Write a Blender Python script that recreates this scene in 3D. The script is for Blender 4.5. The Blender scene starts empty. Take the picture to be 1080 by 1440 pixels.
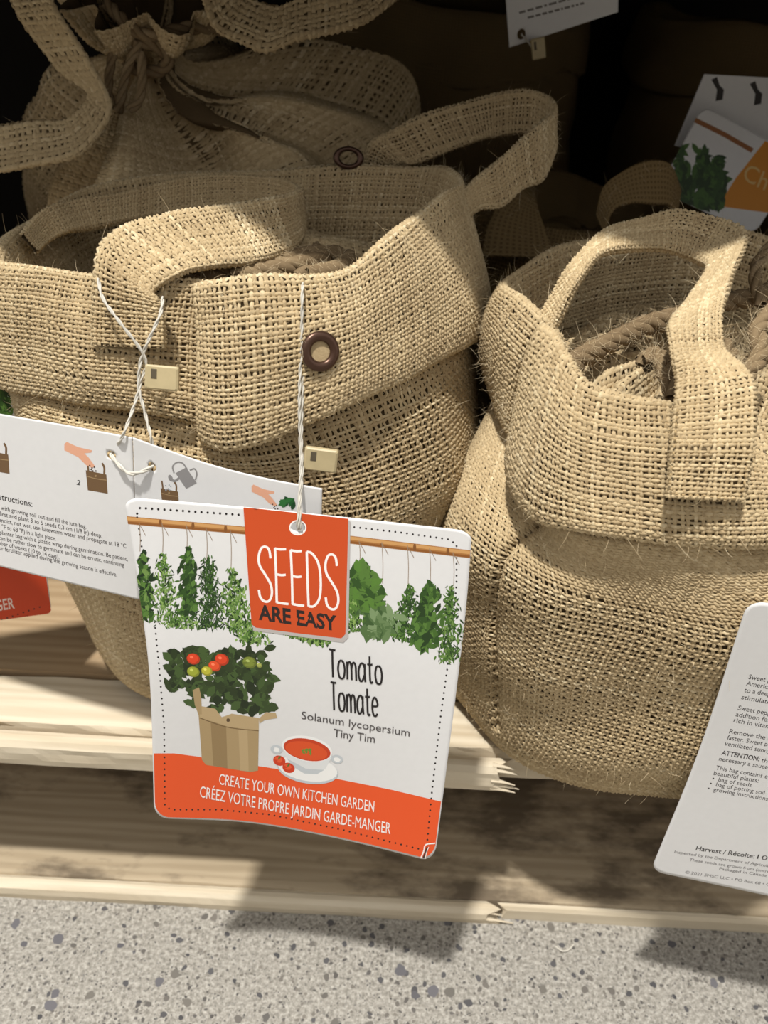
import bpy, math, random
import numpy as np
from mathutils.geometry import tessellate_polygon
from mathutils import Vector, Matrix
rng = np.random.default_rng(7); random.seed(7)
S = 0.01                                    # everything below is authored in centimetres

# ------------------------------------------------------------------ camera
PITCH, ROLL, FPX, CAMH = math.radians(33), math.radians(3.2), 1150.0, 37.5
CAM = np.array([0, 0, CAMH])
_f = np.array([0, math.cos(PITCH), -math.sin(PITCH)])
_r0 = np.array([1.0, 0, 0]); _u0 = np.array([0, math.sin(PITCH), math.cos(PITCH)])
_r = math.cos(ROLL)*_r0 + math.sin(ROLL)*_u0
_u = math.cos(ROLL)*_u0 - math.sin(ROLL)*_r0
sc = bpy.context.scene
col = sc.collection
cd = bpy.data.cameras.new('camera'); cam = bpy.data.objects.new('camera', cd); col.objects.link(cam)
cam.matrix_world = Matrix(((_r[0], _u[0], -_f[0], 0), (_r[1], _u[1], -_f[1], 0), (_r[2], _u[2], -_f[2], CAMH*S), (0, 0, 0, 1)))
cd.sensor_fit = 'VERTICAL'; cd.sensor_height = 36; cd.lens = 36*FPX/1440
cd.clip_start = 0.01; cd.clip_end = 20
cd.dof.use_dof = True; cd.dof.focus_distance = 0.268; cd.dof.aperture_fstop = 15
sc.camera = cam

def U(px, py, Y):
    d = _f*FPX + _r*(px-540) - _u*(py-720)
    return CAM + d*(Y/d[1])
def Uz(px, py, z):
    d = _f*FPX + _r*(px-540) - _u*(py-720)
    return CAM + d*((z-CAMH)/d[2])
def proj(P):
    P = np.asarray(P, float)-CAM
    z = P@_f
    return np.stack([540+FPX*(P@_r)/z, 720-FPX*(P@_u)/z], -1)

# ------------------------------------------------------------------ light
w = bpy.data.worlds.new('world'); sc.world = w; w.use_nodes = True
bg = w.node_tree.nodes['Background']; bg.inputs[0].default_value = (1.0, .985, .965, 1); bg.inputs[1].default_value = 1.0
def lamp(name, loc, target, energy, size, color):
    l = bpy.data.lights.new(name, 'AREA'); l.shape = 'DISK'; l.size = size; l.energy = energy; l.color = color
    o = bpy.data.objects.new(name, l); col.objects.link(o); o.location = loc
    o.rotation_euler = (Vector(target)-Vector(loc)).to_track_quat('-Z', 'Y').to_euler(); return o
lamp('ceiling_spot', (-.36, -.30, 2.6), (0, .22, .2), 98, .12, (1.0, .97, .92))
sc.view_settings.view_transform = 'Standard'; sc.view_settings.look = 'None'
sc.view_settings.gamma = 1; sc.view_settings.exposure = -0.27; sc.view_settings.use_curve_mapping = False

# ------------------------------------------------------------------ materials
def new_mat(name):
    m = bpy.data.materials.new(name); m.use_nodes = True
    n = m.node_tree.nodes; l = m.node_tree.links
    return m, n, l, n['Principled BSDF']
def ramp(n, stops, interp='LINEAR'):
    r = n.new('ShaderNodeValToRGB'); r.color_ramp.interpolation = interp
    e = r.color_ramp.elements
    while len(e) < len(stops): e.new(.5)
    for k, (p, c) in enumerate(stops): e[k].position = p; e[k].color = (*c, 1)
    return r
def mix(n, l, fac, a, b, blend='MIX'):
    m = n.new('ShaderNodeMix'); m.data_type = 'RGBA'; m.blend_type = blend
    for i, v in ((0, fac), (6, a), (7, b)):
        if hasattr(v, 'is_linked'): l.new(v, m.inputs[i])
        elif i == 0: m.inputs[0].default_value = v
        else: m.inputs[i].default_value = (*v, 1)
    return m.outputs[2]
def noise(n, l, scale, detail=3, vec=None, rough=.5):
    t = n.new('ShaderNodeTexNoise'); t.inputs['Scale'].default_value = scale; t.inputs['Detail'].default_value = detail
    t.inputs['Roughness'].default_value = rough
    if vec is not None: l.new(vec, t.inputs['Vector'])
    return t.outputs[0]
def coords(n, l, scale=(1, 1, 1), rot=(0, 0, 0)):
    t = n.new('ShaderNodeTexCoord'); mp = n.new('ShaderNodeMapping'); mp.inputs['Scale'].default_value = scale; mp.inputs['Rotation'].default_value = rot
    l.new(t.outputs['Object'], mp.inputs[0]); return mp.outputs[0]

def jute_mat(name, lo, mid, hi):
    m, n, l, b = new_mat(name)
    at = n.new('ShaderNodeAttribute'); at.attribute_name = 'tone'
    nz = noise(n, l, 900, 2, coords(n, l)); nb = noise(n, l, 25, 2, coords(n, l))
    a = n.new('ShaderNodeMath'); a.operation = 'MULTIPLY_ADD'; l.new(nz, a.inputs[0]); a.inputs[1].default_value = .35; l.new(at.outputs['Fac'], a.inputs[2])
    a2 = n.new('ShaderNodeMath'); a2.operation = 'MULTIPLY_ADD'; l.new(nb, a2.inputs[0]); a2.inputs[1].default_value = .35; l.new(a.outputs[0], a2.inputs[2])
    r = ramp(n, [(.15, lo), (.75, mid), (1.3/1.3, hi)]); l.new(a2.outputs[0], r.inputs[0]); l.new(r.outputs[0], b.inputs['Base Color'])
    b.inputs['Roughness'].default_value = .85; b.inputs['Specular IOR Level'].default_value = .18
    bp = n.new('ShaderNodeBump'); bp.inputs['Strength'].default_value = .35; bp.inputs['Distance'].default_value = .0003
    l.new(noise(n, l, 2500, 2, coords(n, l)), bp.inputs['Height']); l.new(bp.outputs[0], b.inputs['Normal'])
    return m
M = {}
M['jute'] = jute_mat('jute', (.33, .235, .125), (.58, .455, .27), (.80, .69, .47))
M['jute_rope'] = jute_mat('jute_rope', (.15, .10, .055), (.25, .18, .10), (.38, .29, .18))
M['jute_backing_shade'] = jute_mat('jute_backing_shade', (.075, .05, .024), (.11, .075, .038), (.15, .105, .055))  # backing layer under the threads, darkened to put shade into the gaps
M['fuzz'] = jute_mat('fuzz', (.45, .34, .19), (.62, .50, .32), (.75, .64, .44))
def cloth_mat(name, c0, c1):
    m, n, l, b = new_mat(name)
    at = n.new('ShaderNodeAttribute'); at.attribute_name = 'cloth'; sp = n.new('ShaderNodeSeparateXYZ'); l.new(at.outputs['Vector'], sp.inputs[0])
    sq = []
    for k in (0, 1):
        f = n.new('ShaderNodeMath'); f.operation = 'MULTIPLY'; l.new(sp.outputs[k], f.inputs[0]); f.inputs[1].default_value = math.pi/.19
        g = n.new('ShaderNodeMath'); g.operation = 'SINE'; l.new(f.outputs[0], g.inputs[0]); h = n.new('ShaderNodeMath'); h.operation = 'ABSOLUTE'; l.new(g.outputs[0], h.inputs[0]); sq.append(h.outputs[0])
    mx = n.new('ShaderNodeMath'); mx.operation = 'MAXIMUM'; l.new(sq[0], mx.inputs[0]); l.new(sq[1], mx.inputs[1])
    r = ramp(n, [(.45, c0), (.8, c1)]); l.new(mx.outputs[0], r.inputs[0]); l.new(r.outputs[0], b.inputs['Base Color']); b.inputs['Roughness'].default_value = .9; b.inputs['Specular IOR Level'].default_value = .1
    bp = n.new('ShaderNodeBump'); bp.inputs['Strength'].default_value = .6; bp.inputs['Distance'].default_value = .0008; l.new(mx.outputs[0], bp.inputs['Height']); l.new(bp.outputs[0], b.inputs['Normal']); return m
M['shaded_jute'] = cloth_mat('shaded_jute', (.15, .10, .045), (.25, .172, .08))  # darker copy of the jute for bags in shade, thread gaps darkened too

def plain(name, c, rough=.6, metal=0, spec=.4, var=.05):
    m, n, l, b = new_mat(name); b.inputs['Base Color'].default_value = (*c, 1); b.inputs['Roughness'].default_value = rough
    b.inputs['Metallic'].default_value = metal; b.inputs['Specular IOR Level'].default_value = spec
    nz = noise(n, l, 400, 2, coords(n, l)); r = ramp(n, [(.3, tuple(x*(1-var) for x in c)), (.7, tuple(min(1, x*(1+var)) for x in c))])
    l.new(nz, r.inputs[0]); l.new(r.outputs[0], b.inputs['Base Color']); return m
M['card'] = plain('white_card', (.74, .738, .735), .42, var=.012)
M['cord'] = plain('white_cord', (.60, .57, .50), .7)
M['lock'] = plain('beige_plastic', (.50, .41, .235), .4)
M['lock_dark'] = plain('slot_dark', (.10, .08, .05), .5)
M['bronze'] = plain('bronze_eyelet', (.085, .045, .03), .32, .6)
M['stitch'] = plain('stitch_thread', (.42, .30, .15), .8)
M['aisle'] = plain('bounce_panel', (.26, .24, .22), .8)  # for the added wall behind the camera, lightened to bounce fill
M['dark'] = plain('dark_panel', (.018, .014, .011), .8)
def print_mat():
    m, n, l, b = new_mat('print_ink'); at = n.new('ShaderNodeAttribute'); at.attribute_name = 'ink'
    l.new(at.outputs['Color'], b.inputs['Base Color']); b.inputs['Roughness'].default_value = .45; b.inputs['Specular IOR Level'].default_value = .35; return m
M['ink'] = print_mat()

def wood_mat(name, c0, c1, c2, stain=None, stain_amt=0.):
    m, n, l, b = new_mat(name)
    g = noise(n, l, 60, 6, coords(n, l, (.10, 1.6, 1.6)), .6)
    wv = n.new('ShaderNodeTexWave'); wv.wave_type = 'BANDS'; wv.bands_direction = 'Y'; wv.inputs['Scale'].default_value = 55; wv.inputs['Distortion'].default_value = 6
    wv.inputs['Detail'].default_value = 3; wv.inputs['Detail Scale'].default_value = 1.2; l.new(coords(n, l, (.10, 1, 1)), wv.inputs[0])
    r = ramp(n, [(.28, c0), (.52, c1), (.75, c2)]); l.new(g, r.inputs[0])
    r2 = ramp(n, [(0, c0), (1, c2)]); l.new(wv.outputs[0], r2.inputs[0])
    c = mix(n, l, .35, r.outputs[0], r2.outputs[0])
    if stain:
        s = noise(n, l, 34, 5, coords(n, l, (.55, 1.1, 1)), .62); sr = ramp(n, [(.50, (0, 0, 0)), (.64, (1, 1, 1))]); l.new(s, sr.inputs[0])
        mm = n.new('ShaderNodeMath'); mm.operation = 'MULTIPLY'; l.new(sr.outputs[0], mm.inputs[0]); mm.inputs[1].default_value = stain_amt
        c = mix(n, l, mm.outputs[0], c, stain)
    l.new(c, b.inputs['Base Color']); b.inputs['Roughness'].default_value = .75; b.inputs['Specular IOR Level'].default_value = .25
    bp = n.new('ShaderNodeBump'); bp.inputs['Strength'].default_value = .5; bp.inputs['Distance'].default_value = .0008; l.new(g, bp.inputs['Height']); l.new(bp.outputs[0], b.inputs['Normal'])
    return m
M['pine'] = wood_mat('pale_pine', (.52, .425, .29), (.67, .585, .44), (.75, .67, .525))
M['pine_grey'] = wood_mat('greyed_pine', (.30, .235, .15), (.42, .335, .225), (.52, .43, .30), (.10, .075, .05), .8)
M['pine_brown'] = wood_mat('brown_pine', (.34, .235, .13), (.45, .32, .19), (.53, .40, .25))

def floor_mat():
    m, n, l, b = new_mat('polished_concrete')
    co = coords(n, l)
    base = ramp(n, [(.36, (.17, .158, .135)), (.5, (.33, .31, .272)), (.64, (.50, .475, .425))]); l.new(noise(n, l, 520, 6, co, .75), base.inputs[0])
    c = base.outputs[0]
    d = n.new('ShaderNodeVectorMath'); d.operation = 'MULTIPLY_ADD'
    nn = n.new('ShaderNodeTexNoise'); nn.inputs['Scale'].default_value = 180; l.new(co, nn.inputs['Vector'])
    l.new(nn.outputs['Color'], d.inputs[0]); d.inputs[1].default_value = (.0035, .0035, 0); l.new(co, d.inputs[2])
    for sc_, th, keep, cols in ((900, .34, .45, [(.19, .175, .15), (.48, .46, .42), (.10, .095, .088)]), (480, .32, .66, [(.13, .12, .11), (.055, .052, .05), (.22, .20, .17)]), (250, .33, .76, [(.10, .097, .10), (.04, .039, .041), (.17, .155, .135)]), (140, .30, .86, [(.14, .135, .145), (.06, .058, .064), (.18, .165, .14)])):
        v = n.new('ShaderNodeTexVoronoi'); v.inputs['Scale'].default_value = sc_; l.new(d.outputs[0], v.inputs['Vector'])
        sep = n.new('ShaderNodeSeparateColor'); l.new(v.outputs['Color'], sep.inputs[0])
        k = n.new('ShaderNodeMath'); k.operation = 'GREATER_THAN'; l.new(sep.outputs[0], k.inputs[0]); k.inputs[1].default_value = keep
        t = n.new('ShaderNodeMath'); t.operation = 'MULTIPLY_ADD'; l.new(sep.outputs[1], t.inputs[0]); t.inputs[1].default_value = .16; t.inputs[2].default_value = th-.08
        sm = n.new('ShaderNodeMath'); sm.operation = 'LESS_THAN'; l.new(v.outputs['Distance'], sm.inputs[0]); l.new(t.outputs[0], sm.inputs[1])
        mm = n.new('ShaderNodeMath'); mm.operation = 'MULTIPLY'; l.new(k.outputs[0], mm.inputs[0]); l.new(sm.outputs[0], mm.inputs[1])
        rc = ramp(n, [(.0, cols[0]), (.5, cols[1]), (1, cols[2])]); l.new(sep.outputs[2], rc.inputs[0])
        c = mix(n, l, mm.outputs[0], c, rc.outputs[0])
    l.new(c, b.inputs['Base Color']); b.inputs['Roughness'].default_value = .55; b.inputs['Specular IOR Level'].default_value = .3
    return m
M['floor'] = floor_mat()

# ------------------------------------------------------------------ object helpers
def tag(o, label=None, cat=None, group=None, kind=None):
    if label: o['label'] = label
    if cat: o['category'] = cat
    if group: o['group'] = group
    if kind: o['kind'] = kind
    return o
def empty(name, loc_cm=(0, 0, 0)):
    o = bpy.data.objects.new(name, None); col.objects.link(o); o.location = tuple(np.array(loc_cm)*S); o.empty_display_size = .02
    return o
def mesh(name, V, F, mats, parent=None, smooth=True, tone=None, matidx=None, ink=None):
    """V in cm (n,3); F: (m,4) or (m,3) array, or list of both"""
    V = np.asarray(V, np.float64).reshape(-1, 3)*S
    if parent is not None:
        V = V-np.array(parent_world(parent))
    me = bpy.data.meshes.new(name)
    Fs = [np.asarray(f, np.int32) for f in (F if isinstance(F, list) else [F]) if len(f)]
    nl = sum(f.size for f in Fs); npoly = sum(len(f) for f in Fs)
    me.vertices.add(len(V)); me.vertices.foreach_set('co', V.astype(np.float32).ravel())
    me.loops.add(nl); me.loops.foreach_set('vertex_index', np.concatenate([f.ravel() for f in Fs]))
    me.polygons.add(npoly)
    tot = np.concatenate([np.full(len(f), f.shape[1], np.int32) for f in Fs])
    st = np.concatenate([[0], np.cumsum(tot)[:-1]]).astype(np.int32)
    me.polygons.foreach_set('loop_start', st)
    try: me.polygons.foreach_set('loop_total', tot)
    except Exception: pass
    for m in (mats if isinstance(mats, list) else [mats]): me.materials.append(M[m])
    if matidx is not None: me.polygons.foreach_set('material_index', np.asarray(matidx, np.int32))
    me.polygons.foreach_set('use_smooth', np.full(npoly, smooth, bool))
    me.update(calc_edges=True); me.validate()
    if tone is not None:
        a = me.attributes.new('tone', 'FLOAT', 'POINT'); a.data.foreach_set('value', np.asarray(tone, np.float32))
    if ink is not None:
        a = me.attributes.new('ink', 'FLOAT_COLOR', 'POINT'); c = np.ones((len(V), 4), np.float32); c[:, :3] = ink; a.data.foreach_set('color', c.ravel())
    o = bpy.data.objects.new(name, me); col.objects.link(o)
    if parent is not None: o.parent = parent
    return o
def parent_world(p):
    v = np.zeros(3)
    while p is not None: v = v+np.array(p.location); p = p.parent
    return v

# ------------------------------------------------------------------ surfaces
def cr(P, n, closed):
    """Catmull-Rom along axis 0 to n samples (closed: n samples without repeating the start)"""
    P = np.asarray(P, float); k = len(P)
    if closed: t = np.arange(n)/n*k
    else: t = np.linspace(0, k-1, n)
    i = np.floor(t).astype(int)
    if not closed: i = np.minimum(i, k-2)
    f = (t-i).reshape((-1,)+(1,)*(P.ndim-1))
    g = (lambda j: P[j % k]) if closed else (lambda j: np.where(((j >= 0) & (j < k)).reshape((-1,)+(1,)*(P.ndim-1)), P[np.clip(j, 0, k-1)], np.where((j < 0).reshape((-1,)+(1,)*(P.ndim-1)), 2*P[0]-P[1], 2*P[-1]-P[-2])))
    a, b, c, d = g(i-1), g(i), g(i+1), g(i+2)
    return .5*((2*b)+(c-a)*f+(2*a-5*b+4*c-d)*f*f+(3*b-a-3*c+d)*f**3)
def loop_uniform(P, n, closed=True):
    D = cr(P, n*8, closed)
    if closed: D = np.vstack([D, D[:1]])
    s = np.concatenate([[0], np.cumsum(np.linalg.norm(np.diff(D, axis=0), axis=1))])
    t = np.linspace(0, s[-1], n+1)[:-1] if closed else np.linspace(0, s[-1], n)
    return np.stack([np.interp(t, s, D[:, k]) for k in range(3)], 1)
def smooth_loop(P, it):
    P = np.array(P, float)
    for _ in range(it): P = .25*np.roll(P, 1, 0)+.5*P+.25*np.roll(P, -1, 0)
    return P
def surf(rings, nu, nv, closed):
    """rings (nr, nc, 3) -> dense (nv, nu, 3), equalised in u and v by mean arc length"""
    R = np.asarray(rings, float)
    D = cr(R, nv*2, False)                                   # v
    D = np.swapaxes(cr(np.swapaxes(D, 0, 1), nu*3, closed), 0, 1)
    E = np.concatenate([D, D[:, :1]], 1) if closed else D
    su = np.concatenate([[0], np.cumsum(np.linalg.norm(np.diff(E, axis=1), axis=2).mean(0))])
    t = np.linspace(0, su[-1], nu+1)[:-1] if closed else np.linspace(0, su[-1], nu)
    j = np.clip(np.searchsorted(su, t, 'right')-1, 0, len(su)-2); f = ((t-su[j])/(su[j+1]-su[j]+1e-12))[None, :, None]
    D = E[:, j]*(1-f)+E[:, j+1]*f
    sv = np.concatenate([[0], np.cumsum(np.linalg.norm(np.diff(D, axis=0), axis=2).mean(1))])
    t = np.linspace(0, sv[-1], nv); j = np.clip(np.searchsorted(sv, t, 'right')-1, 0, len(sv)-2); f = ((t-sv[j])/(sv[j+1]-sv[j]+1e-12))[:, None, None]
    return D[j]*(1-f)+D[j+1]*f
def normals(D, closed, sign=1):
    if closed: du = np.roll(D, -1, 1)-np.roll(D, 1, 1)
    else: du = np.gradient(D, axis=1)
    dv = np.gradient(D, axis=0)
    n = np.cross(du, dv); n /= np.linalg.norm(n, axis=2, keepdims=True)+1e-9
    return n*sign
def lump(D, N, amp, scale, seed):
    """low-frequency wrinkles of the cloth along its normals"""
    r = np.random.default_rng(seed); out = np.zeros(D.shape[:2])
    for k in range(7):
        kv = r.normal(size=3); kv = kv/np.linalg.norm(kv)*(2*math.pi/scale)*r.uniform(.6, 1.6)
        out += np.sin(D@kv+r.uniform(0, 6.28))
    return D+N*(out*amp/2.6)[:, :, None]
def samp(A, u, v, closed):
    nv, nu = A.shape[:2]
    if closed: x = (u % 1.0)*nu
    else: x = np.clip(u, 0, 1)*(nu-1)
    i = np.floor(x).astype(int)
    if not closed: i = np.minimum(i, nu-2)
    fx = (x-i)[..., None]; i1 = (i+1) % nu if closed else i+1
    i = i % nu
    y = np.clip(v, 0, 1)*(nv-1); j = np.minimum(np.floor(y).astype(int), nv-2); fy = (y-j)[..., None]
    return (A[j, i]*(1-fx)+A[j, i1]*fx)*(1-fy)+(A[j+1, i]*(1-fx)+A[j+1, i1]*fx)*fy
def grid_faces(nv, nu, closed):
    j, i = np.meshgrid(np.arange(nv-1), np.arange(nu if closed else nu-1), indexing='ij')
    i1 = (i+1) % nu
    return np.stack([j*nu+i, j*nu+i1, (j+1)*nu+i1, (j+1)*nu+i], -1).reshape(-1, 4)

def weave(D, closed, sign, pitch=.175, wid=.37, amp=.038, thick=.043, zmin=-1e9, facing=-.35, seed=1, backing=.07, tone0=.25):
    """real jute threads, over and under, on the dense surface D; returns V, F, tone, matidx"""
    r = np.random.default_rng(seed)
    N = normals(D, closed, sign)
    E = np.concatenate([D, D[:, :1]], 1) if closed else D
    Lu = np.linalg.norm(np.diff(E, axis=1), axis=2).sum(1).mean(); Lv = np.linalg.norm(np.diff(D, axis=0), axis=2).sum(0).mean()
    NU, NV = max(4, int(round(Lu/pitch))), max(4, int(round(Lv/pitch)))
    if closed: NU += NU % 2
    Vs, Fs, Ts = [], [], []; base = 0
    def threads(n_thr, n_cross, along_v, closed_along):
        nonlocal base
        m = 2*n_cross+(0 if closed_along else 1)
        s = np.arange(m)/(2*n_cross)
        k = np.arange(n_thr)
        jit = r.normal(0, .12, n_thr)[:, None]
        ph = r.uniform(0, 6.28, (n_thr, 2)); wob = .10*np.sin(s[None]*n_cross*.21+ph[:, :1])+.08*np.sin(s[None]*n_cross*.5+ph[:, 1:])
        c = (k[:, None]+.5+jit+wob)/n_thr
        ss = np.broadcast_to(s[None], c.shape)
        u, v = (c, ss) if along_v else (ss, c)
        P = samp(D, u, v, closed); n = samp(N, u, v, closed); n /= np.linalg.norm(n, axis=2, keepdims=True)+1e-9
        tan = (np.roll(P, -1, 1)-np.roll(P, 1, 1)) if closed_along else np.gradient(P, axis=1)
        tan /= np.linalg.norm(tan, axis=2, keepdims=True)+1e-9
        ac = np.cross(n, tan)
        over = np.cos(math.pi*(s[None]*n_cross-.5))*np.where(k % 2 == 0, 1, -1)[:, None]*(1 if along_v else -1)
        P = P+n*(over*amp)[..., None]
        spacing = (Lu/NU if along_v else Lv/NV)
        hw = spacing*wid*np.clip(r.normal(1, .13, n_thr), .72, 1.25)[:, None]*(1+.10*np.sin(s[None]*n_cross*.9+ph[:, :1]*2))
        prof = [(-1, -.6), (0, .95), (1, -.6)]
        V = np.stack([P+ac*(hw*a)[..., None]+n*(thick*b) for a, b in prof], 2)       # thr, m, 3, 3
        idx = base+np.arange(n_thr*m*3).reshape(n_thr, m, 3)
        nx = np.roll(idx, -1, 1) if closed_along else np.concatenate([idx[:, 1:], idx[:, -1:]], 1)
        f = np.stack([idx[:, :, :-1], idx[:, :, 1:], nx[:, :, 1:], nx[:, :, :-1]], -1)
        vis = ((n*((CAM-P)/np.linalg.norm(CAM-P, axis=2, keepdims=True))).sum(2) > facing)
        vis &= P[:, :, 2] > zmin
        if not closed_along: vis[:, -1] = False
        f = f[vis].reshape(-1, 4)
        tn = np.clip(tone0+np.clip(r.normal(0, .12, n_thr), -.22, .22)[:, None]+r.normal(0, .03, (n_thr, m)), 0, 1)
        Vs.append(V.reshape(-1, 3)); Fs.append(f); Ts.append(np.repeat(tn.reshape(-1), 3)); base += n_thr*m*3
    threads(NU, NV, True, False); threads(NV, NU, False, closed)
    V = np.concatenate(Vs); F = np.concatenate(Fs); T = np.concatenate(Ts)
    used = np.zeros(len(V), bool); used[F.ravel()] = True; mp = np.cumsum(used)-1
    V, T, F = V[used], T[used], mp[F]
    nF = len(F)
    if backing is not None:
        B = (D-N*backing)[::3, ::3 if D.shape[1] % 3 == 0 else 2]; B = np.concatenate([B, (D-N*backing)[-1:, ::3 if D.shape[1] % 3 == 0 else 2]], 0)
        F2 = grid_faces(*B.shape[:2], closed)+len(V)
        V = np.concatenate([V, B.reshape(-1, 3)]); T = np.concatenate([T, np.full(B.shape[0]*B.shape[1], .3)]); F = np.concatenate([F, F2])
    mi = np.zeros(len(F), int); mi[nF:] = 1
    return V, F, T, mi
TRI = [0]
def woven(name, D, closed, sign, parent, mats=('jute', 'jute_backing_shade'), **kw):
    if mats[0] == 'shaded_jute':                 # deep in the shade: plain cloth, darkened in colour, with a woven relief
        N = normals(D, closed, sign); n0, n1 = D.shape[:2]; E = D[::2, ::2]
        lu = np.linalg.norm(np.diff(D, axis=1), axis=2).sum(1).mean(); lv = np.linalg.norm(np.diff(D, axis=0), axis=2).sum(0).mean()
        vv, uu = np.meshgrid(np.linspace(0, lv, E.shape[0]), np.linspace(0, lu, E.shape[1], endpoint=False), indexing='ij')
        o = mesh(name, E.reshape(-1, 3), grid_faces(*E.shape[:2], closed), ['shaded_jute'], parent, True)
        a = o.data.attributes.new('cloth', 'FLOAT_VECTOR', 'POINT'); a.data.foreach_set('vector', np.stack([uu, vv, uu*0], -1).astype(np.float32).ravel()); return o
    V, F, T, mi = weave(D, closed, sign, **kw); TRI[0] += 2*len(F)
    return mesh(name, V, F, list(mats), parent, True, T, mi)

def fuzz(name, D, closed, sign, parent, count, lmin=.25, lmax=.9, width=.009, seed=3, rows=None, face=-.2):
    r = np.random.default_rng(seed); N = normals(D, closed, sign)
    u = r.uniform(0, 1, count*3); v = r.uniform(0, 1, count*3) if rows is None else np.clip(r.normal(rows[0], rows[1], count*3), 0, 1)
    P = samp(D, u, v, closed); n = samp(N, u, v, closed)
    vd = (CAM-P); vd /= np.linalg.norm(vd, axis=1, keepdims=True)
    ok = np.where((n*vd).sum(1) > face)[0][:count]; P, n = P[ok], n[ok]; c = len(P)
    L = r.uniform(lmin, lmax, c)*r.uniform(.4, 1, c); d = n*r.uniform(.05, .8, c)[:, None]+r.normal(0, 1, (c, 3))*.8; d /= np.linalg.norm(d, axis=1, keepdims=True)
    curl = r.normal(0, 1, (c, 3))*.9; side = np.cross(d, CAM-P); side /= np.linalg.norm(side, axis=1, keepdims=True)+1e-9
    K = 6; V = np.zeros((c, K, 2, 3)); q = P+n*.05
    for k in range(K):
        t = k/(K-1); wd = width*(1-.6*t)
        out = np.minimum(0, ((q-P)*n).sum(1)-.04)[:, None]*n
        V[:, k, 0] = q-out+side*wd/2; V[:, k, 1] = q-out-side*wd/2
        d = d+curl*.35; d /= np.linalg.norm(d, axis=1, keepdims=True); q = q+d*(L/(K-1))[:, None]
    if c == 0: return None
    idx = np.arange(c*K*2).reshape(c, K, 2)
    F = np.stack([idx[:, :-1, 0], idx[:, :-1, 1], idx[:, 1:, 1], idx[:, 1:, 0]], -1).reshape(-1, 4)
    TRI[0] += 2*len(F)
    o = mesh(name, V.reshape(-1, 3), F, 'fuzz', parent, True, np.repeat(r.uniform(0, .6, c), K*2)); tag(o, kind='stuff'); return o

def frames(path):
    T = np.gradient(path, axis=0); T /= np.linalg.norm(T, axis=1, keepdims=True)+1e-9
    n = np.zeros_like(T); a = np.array([0, 0, 1.0]) if abs(T[0][2]) < .8 else np.array([0, 1.0, 0]); 
    for k in range(len(T)):
        a = a-T[k]*(a@T[k]); a /= np.linalg.norm(a)+1e-9; n[k] = a
    return T, n, np.cross(T, n)
def tube_vf(path, rad, sides=8, base=0, caps=True):
    T, n, b = frames(path); m = len(path); rad = np.broadcast_to(rad, (m,))
    a = np.arange(sides)/sides*2*math.pi
    V = path[:, None]+(n[:, None]*np.cos(a)[None, :, None]+b[:, None]*np.sin(a)[None, :, None])*rad[:, None, None]
    F = grid_faces(m, sides, True)+base
    return V.reshape(-1, 3), F
def rope_vf(path, rad, turns_per_cm=.55, strands=3, sides=7, phase=0, loose=.0, seed=0):
    r = np.random.default_rng(seed)
    L = np.linalg.norm(np.diff(path, axis=0), axis=1).sum(); n = max(12, int(L*7))
    P = loop_uniform(path, n, False); T, a, b = frames(P); s = np.linspace(0, L, n)
    Vs, Fs, Ts = [], [], []; base = 0
    for k in range(strands):
        ph = s*turns_per_cm*2*math.pi+k*2*math.pi/strands+phase
        q = P+(a*np.cos(ph)[:, None]+b*np.sin(ph)[:, None])*rad*.52*(1+loose*np.sin(s*1.3+k))[:, None]
        V, F = tube_vf(q, rad*.56, sides, base); Vs.append(V); Fs.append(F); Ts.append(np.full(len(V), .25+r.uniform(-.12, .2))); base += len(V)
    return np.concatenate(Vs), np.concatenate(Fs), np.concatenate(Ts)
def rope(name, pts, rad, parent, mat='jute_rope', **kw):
    P = cr(np.array(pts, float), len(pts)*8, False)
    V, F, T = rope_vf(P, rad, **kw); TRI[0] += 2*len(F)
    return mesh(name, V, F, mat, parent, True, T)
def rope_fuzz(name, pts, rad, parent, count, lmax=.9, seed=5):
    P = cr(np.array(pts, float), 60, False); T, a, b = frames(P); an = np.arange(10)/10*2*math.pi
    D = P[:, None]+(a[:, None]*np.cos(an)[None, :, None]+b[:, None]*np.sin(an)[None, :, None])*rad
    N = normals(D, True, 1); sg = 1 if ((N*(D-P[:, None])).sum() > 0) else -1
    return fuzz(name, D, True, sg, parent, count, .2, lmax, seed=seed)

def ribbon(name, A, B, parent, thick=.12, pitch=.165, seed=1, cup=0., nfuzz=420, mats=('jute', 'jute_backing_shade'), **kw):
    """strap between two edge curves: a flattened closed tube of cloth with turned edges"""
    n = 60
    A = cr(np.array([U(*p) for p in A]), n, False); B = cr(np.array([U(*p) for p in B]), n, False)
    T = np.gradient((A+B)/2, axis=0); T /= np.linalg.norm(T, axis=1, keepdims=True)
    W = B-A; N = np.cross(T, W); N /= np.linalg.norm(N, axis=1, keepdims=True)+1e-9
    sec = [(0.03, 1), (.18, 1.0), (.34, .9), (.5, .85), (.66, .9), (.82, 1.0), (.97, 1), (1.0, 0), (.97, -1), (.82, -1), (.5, -.85), (.18, -1), (.03, -1), (0, 0)]
    D = np.stack([A+W*f+N*(thick*g+cup*math.sin(f*math.pi)) for f, g in sec], 1)
    D = surf(D, 90, 130, True)
    Nn = normals(D, True, 1); mid = D.mean(1, keepdims=True); sg = 1 if ((Nn*(D-mid)).sum() > 0) else -1
    D = lump(D, Nn*sg, .03, 3.0, seed)
    o = woven(name, D, True, sg, parent, mats=mats, pitch=pitch, facing=-.5, seed=seed, backing=.05, **kw)
    if nfuzz: fuzz('fuzz', D, True, sg, o, nfuzz, seed=seed+9)
    return o, D, sg

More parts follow.
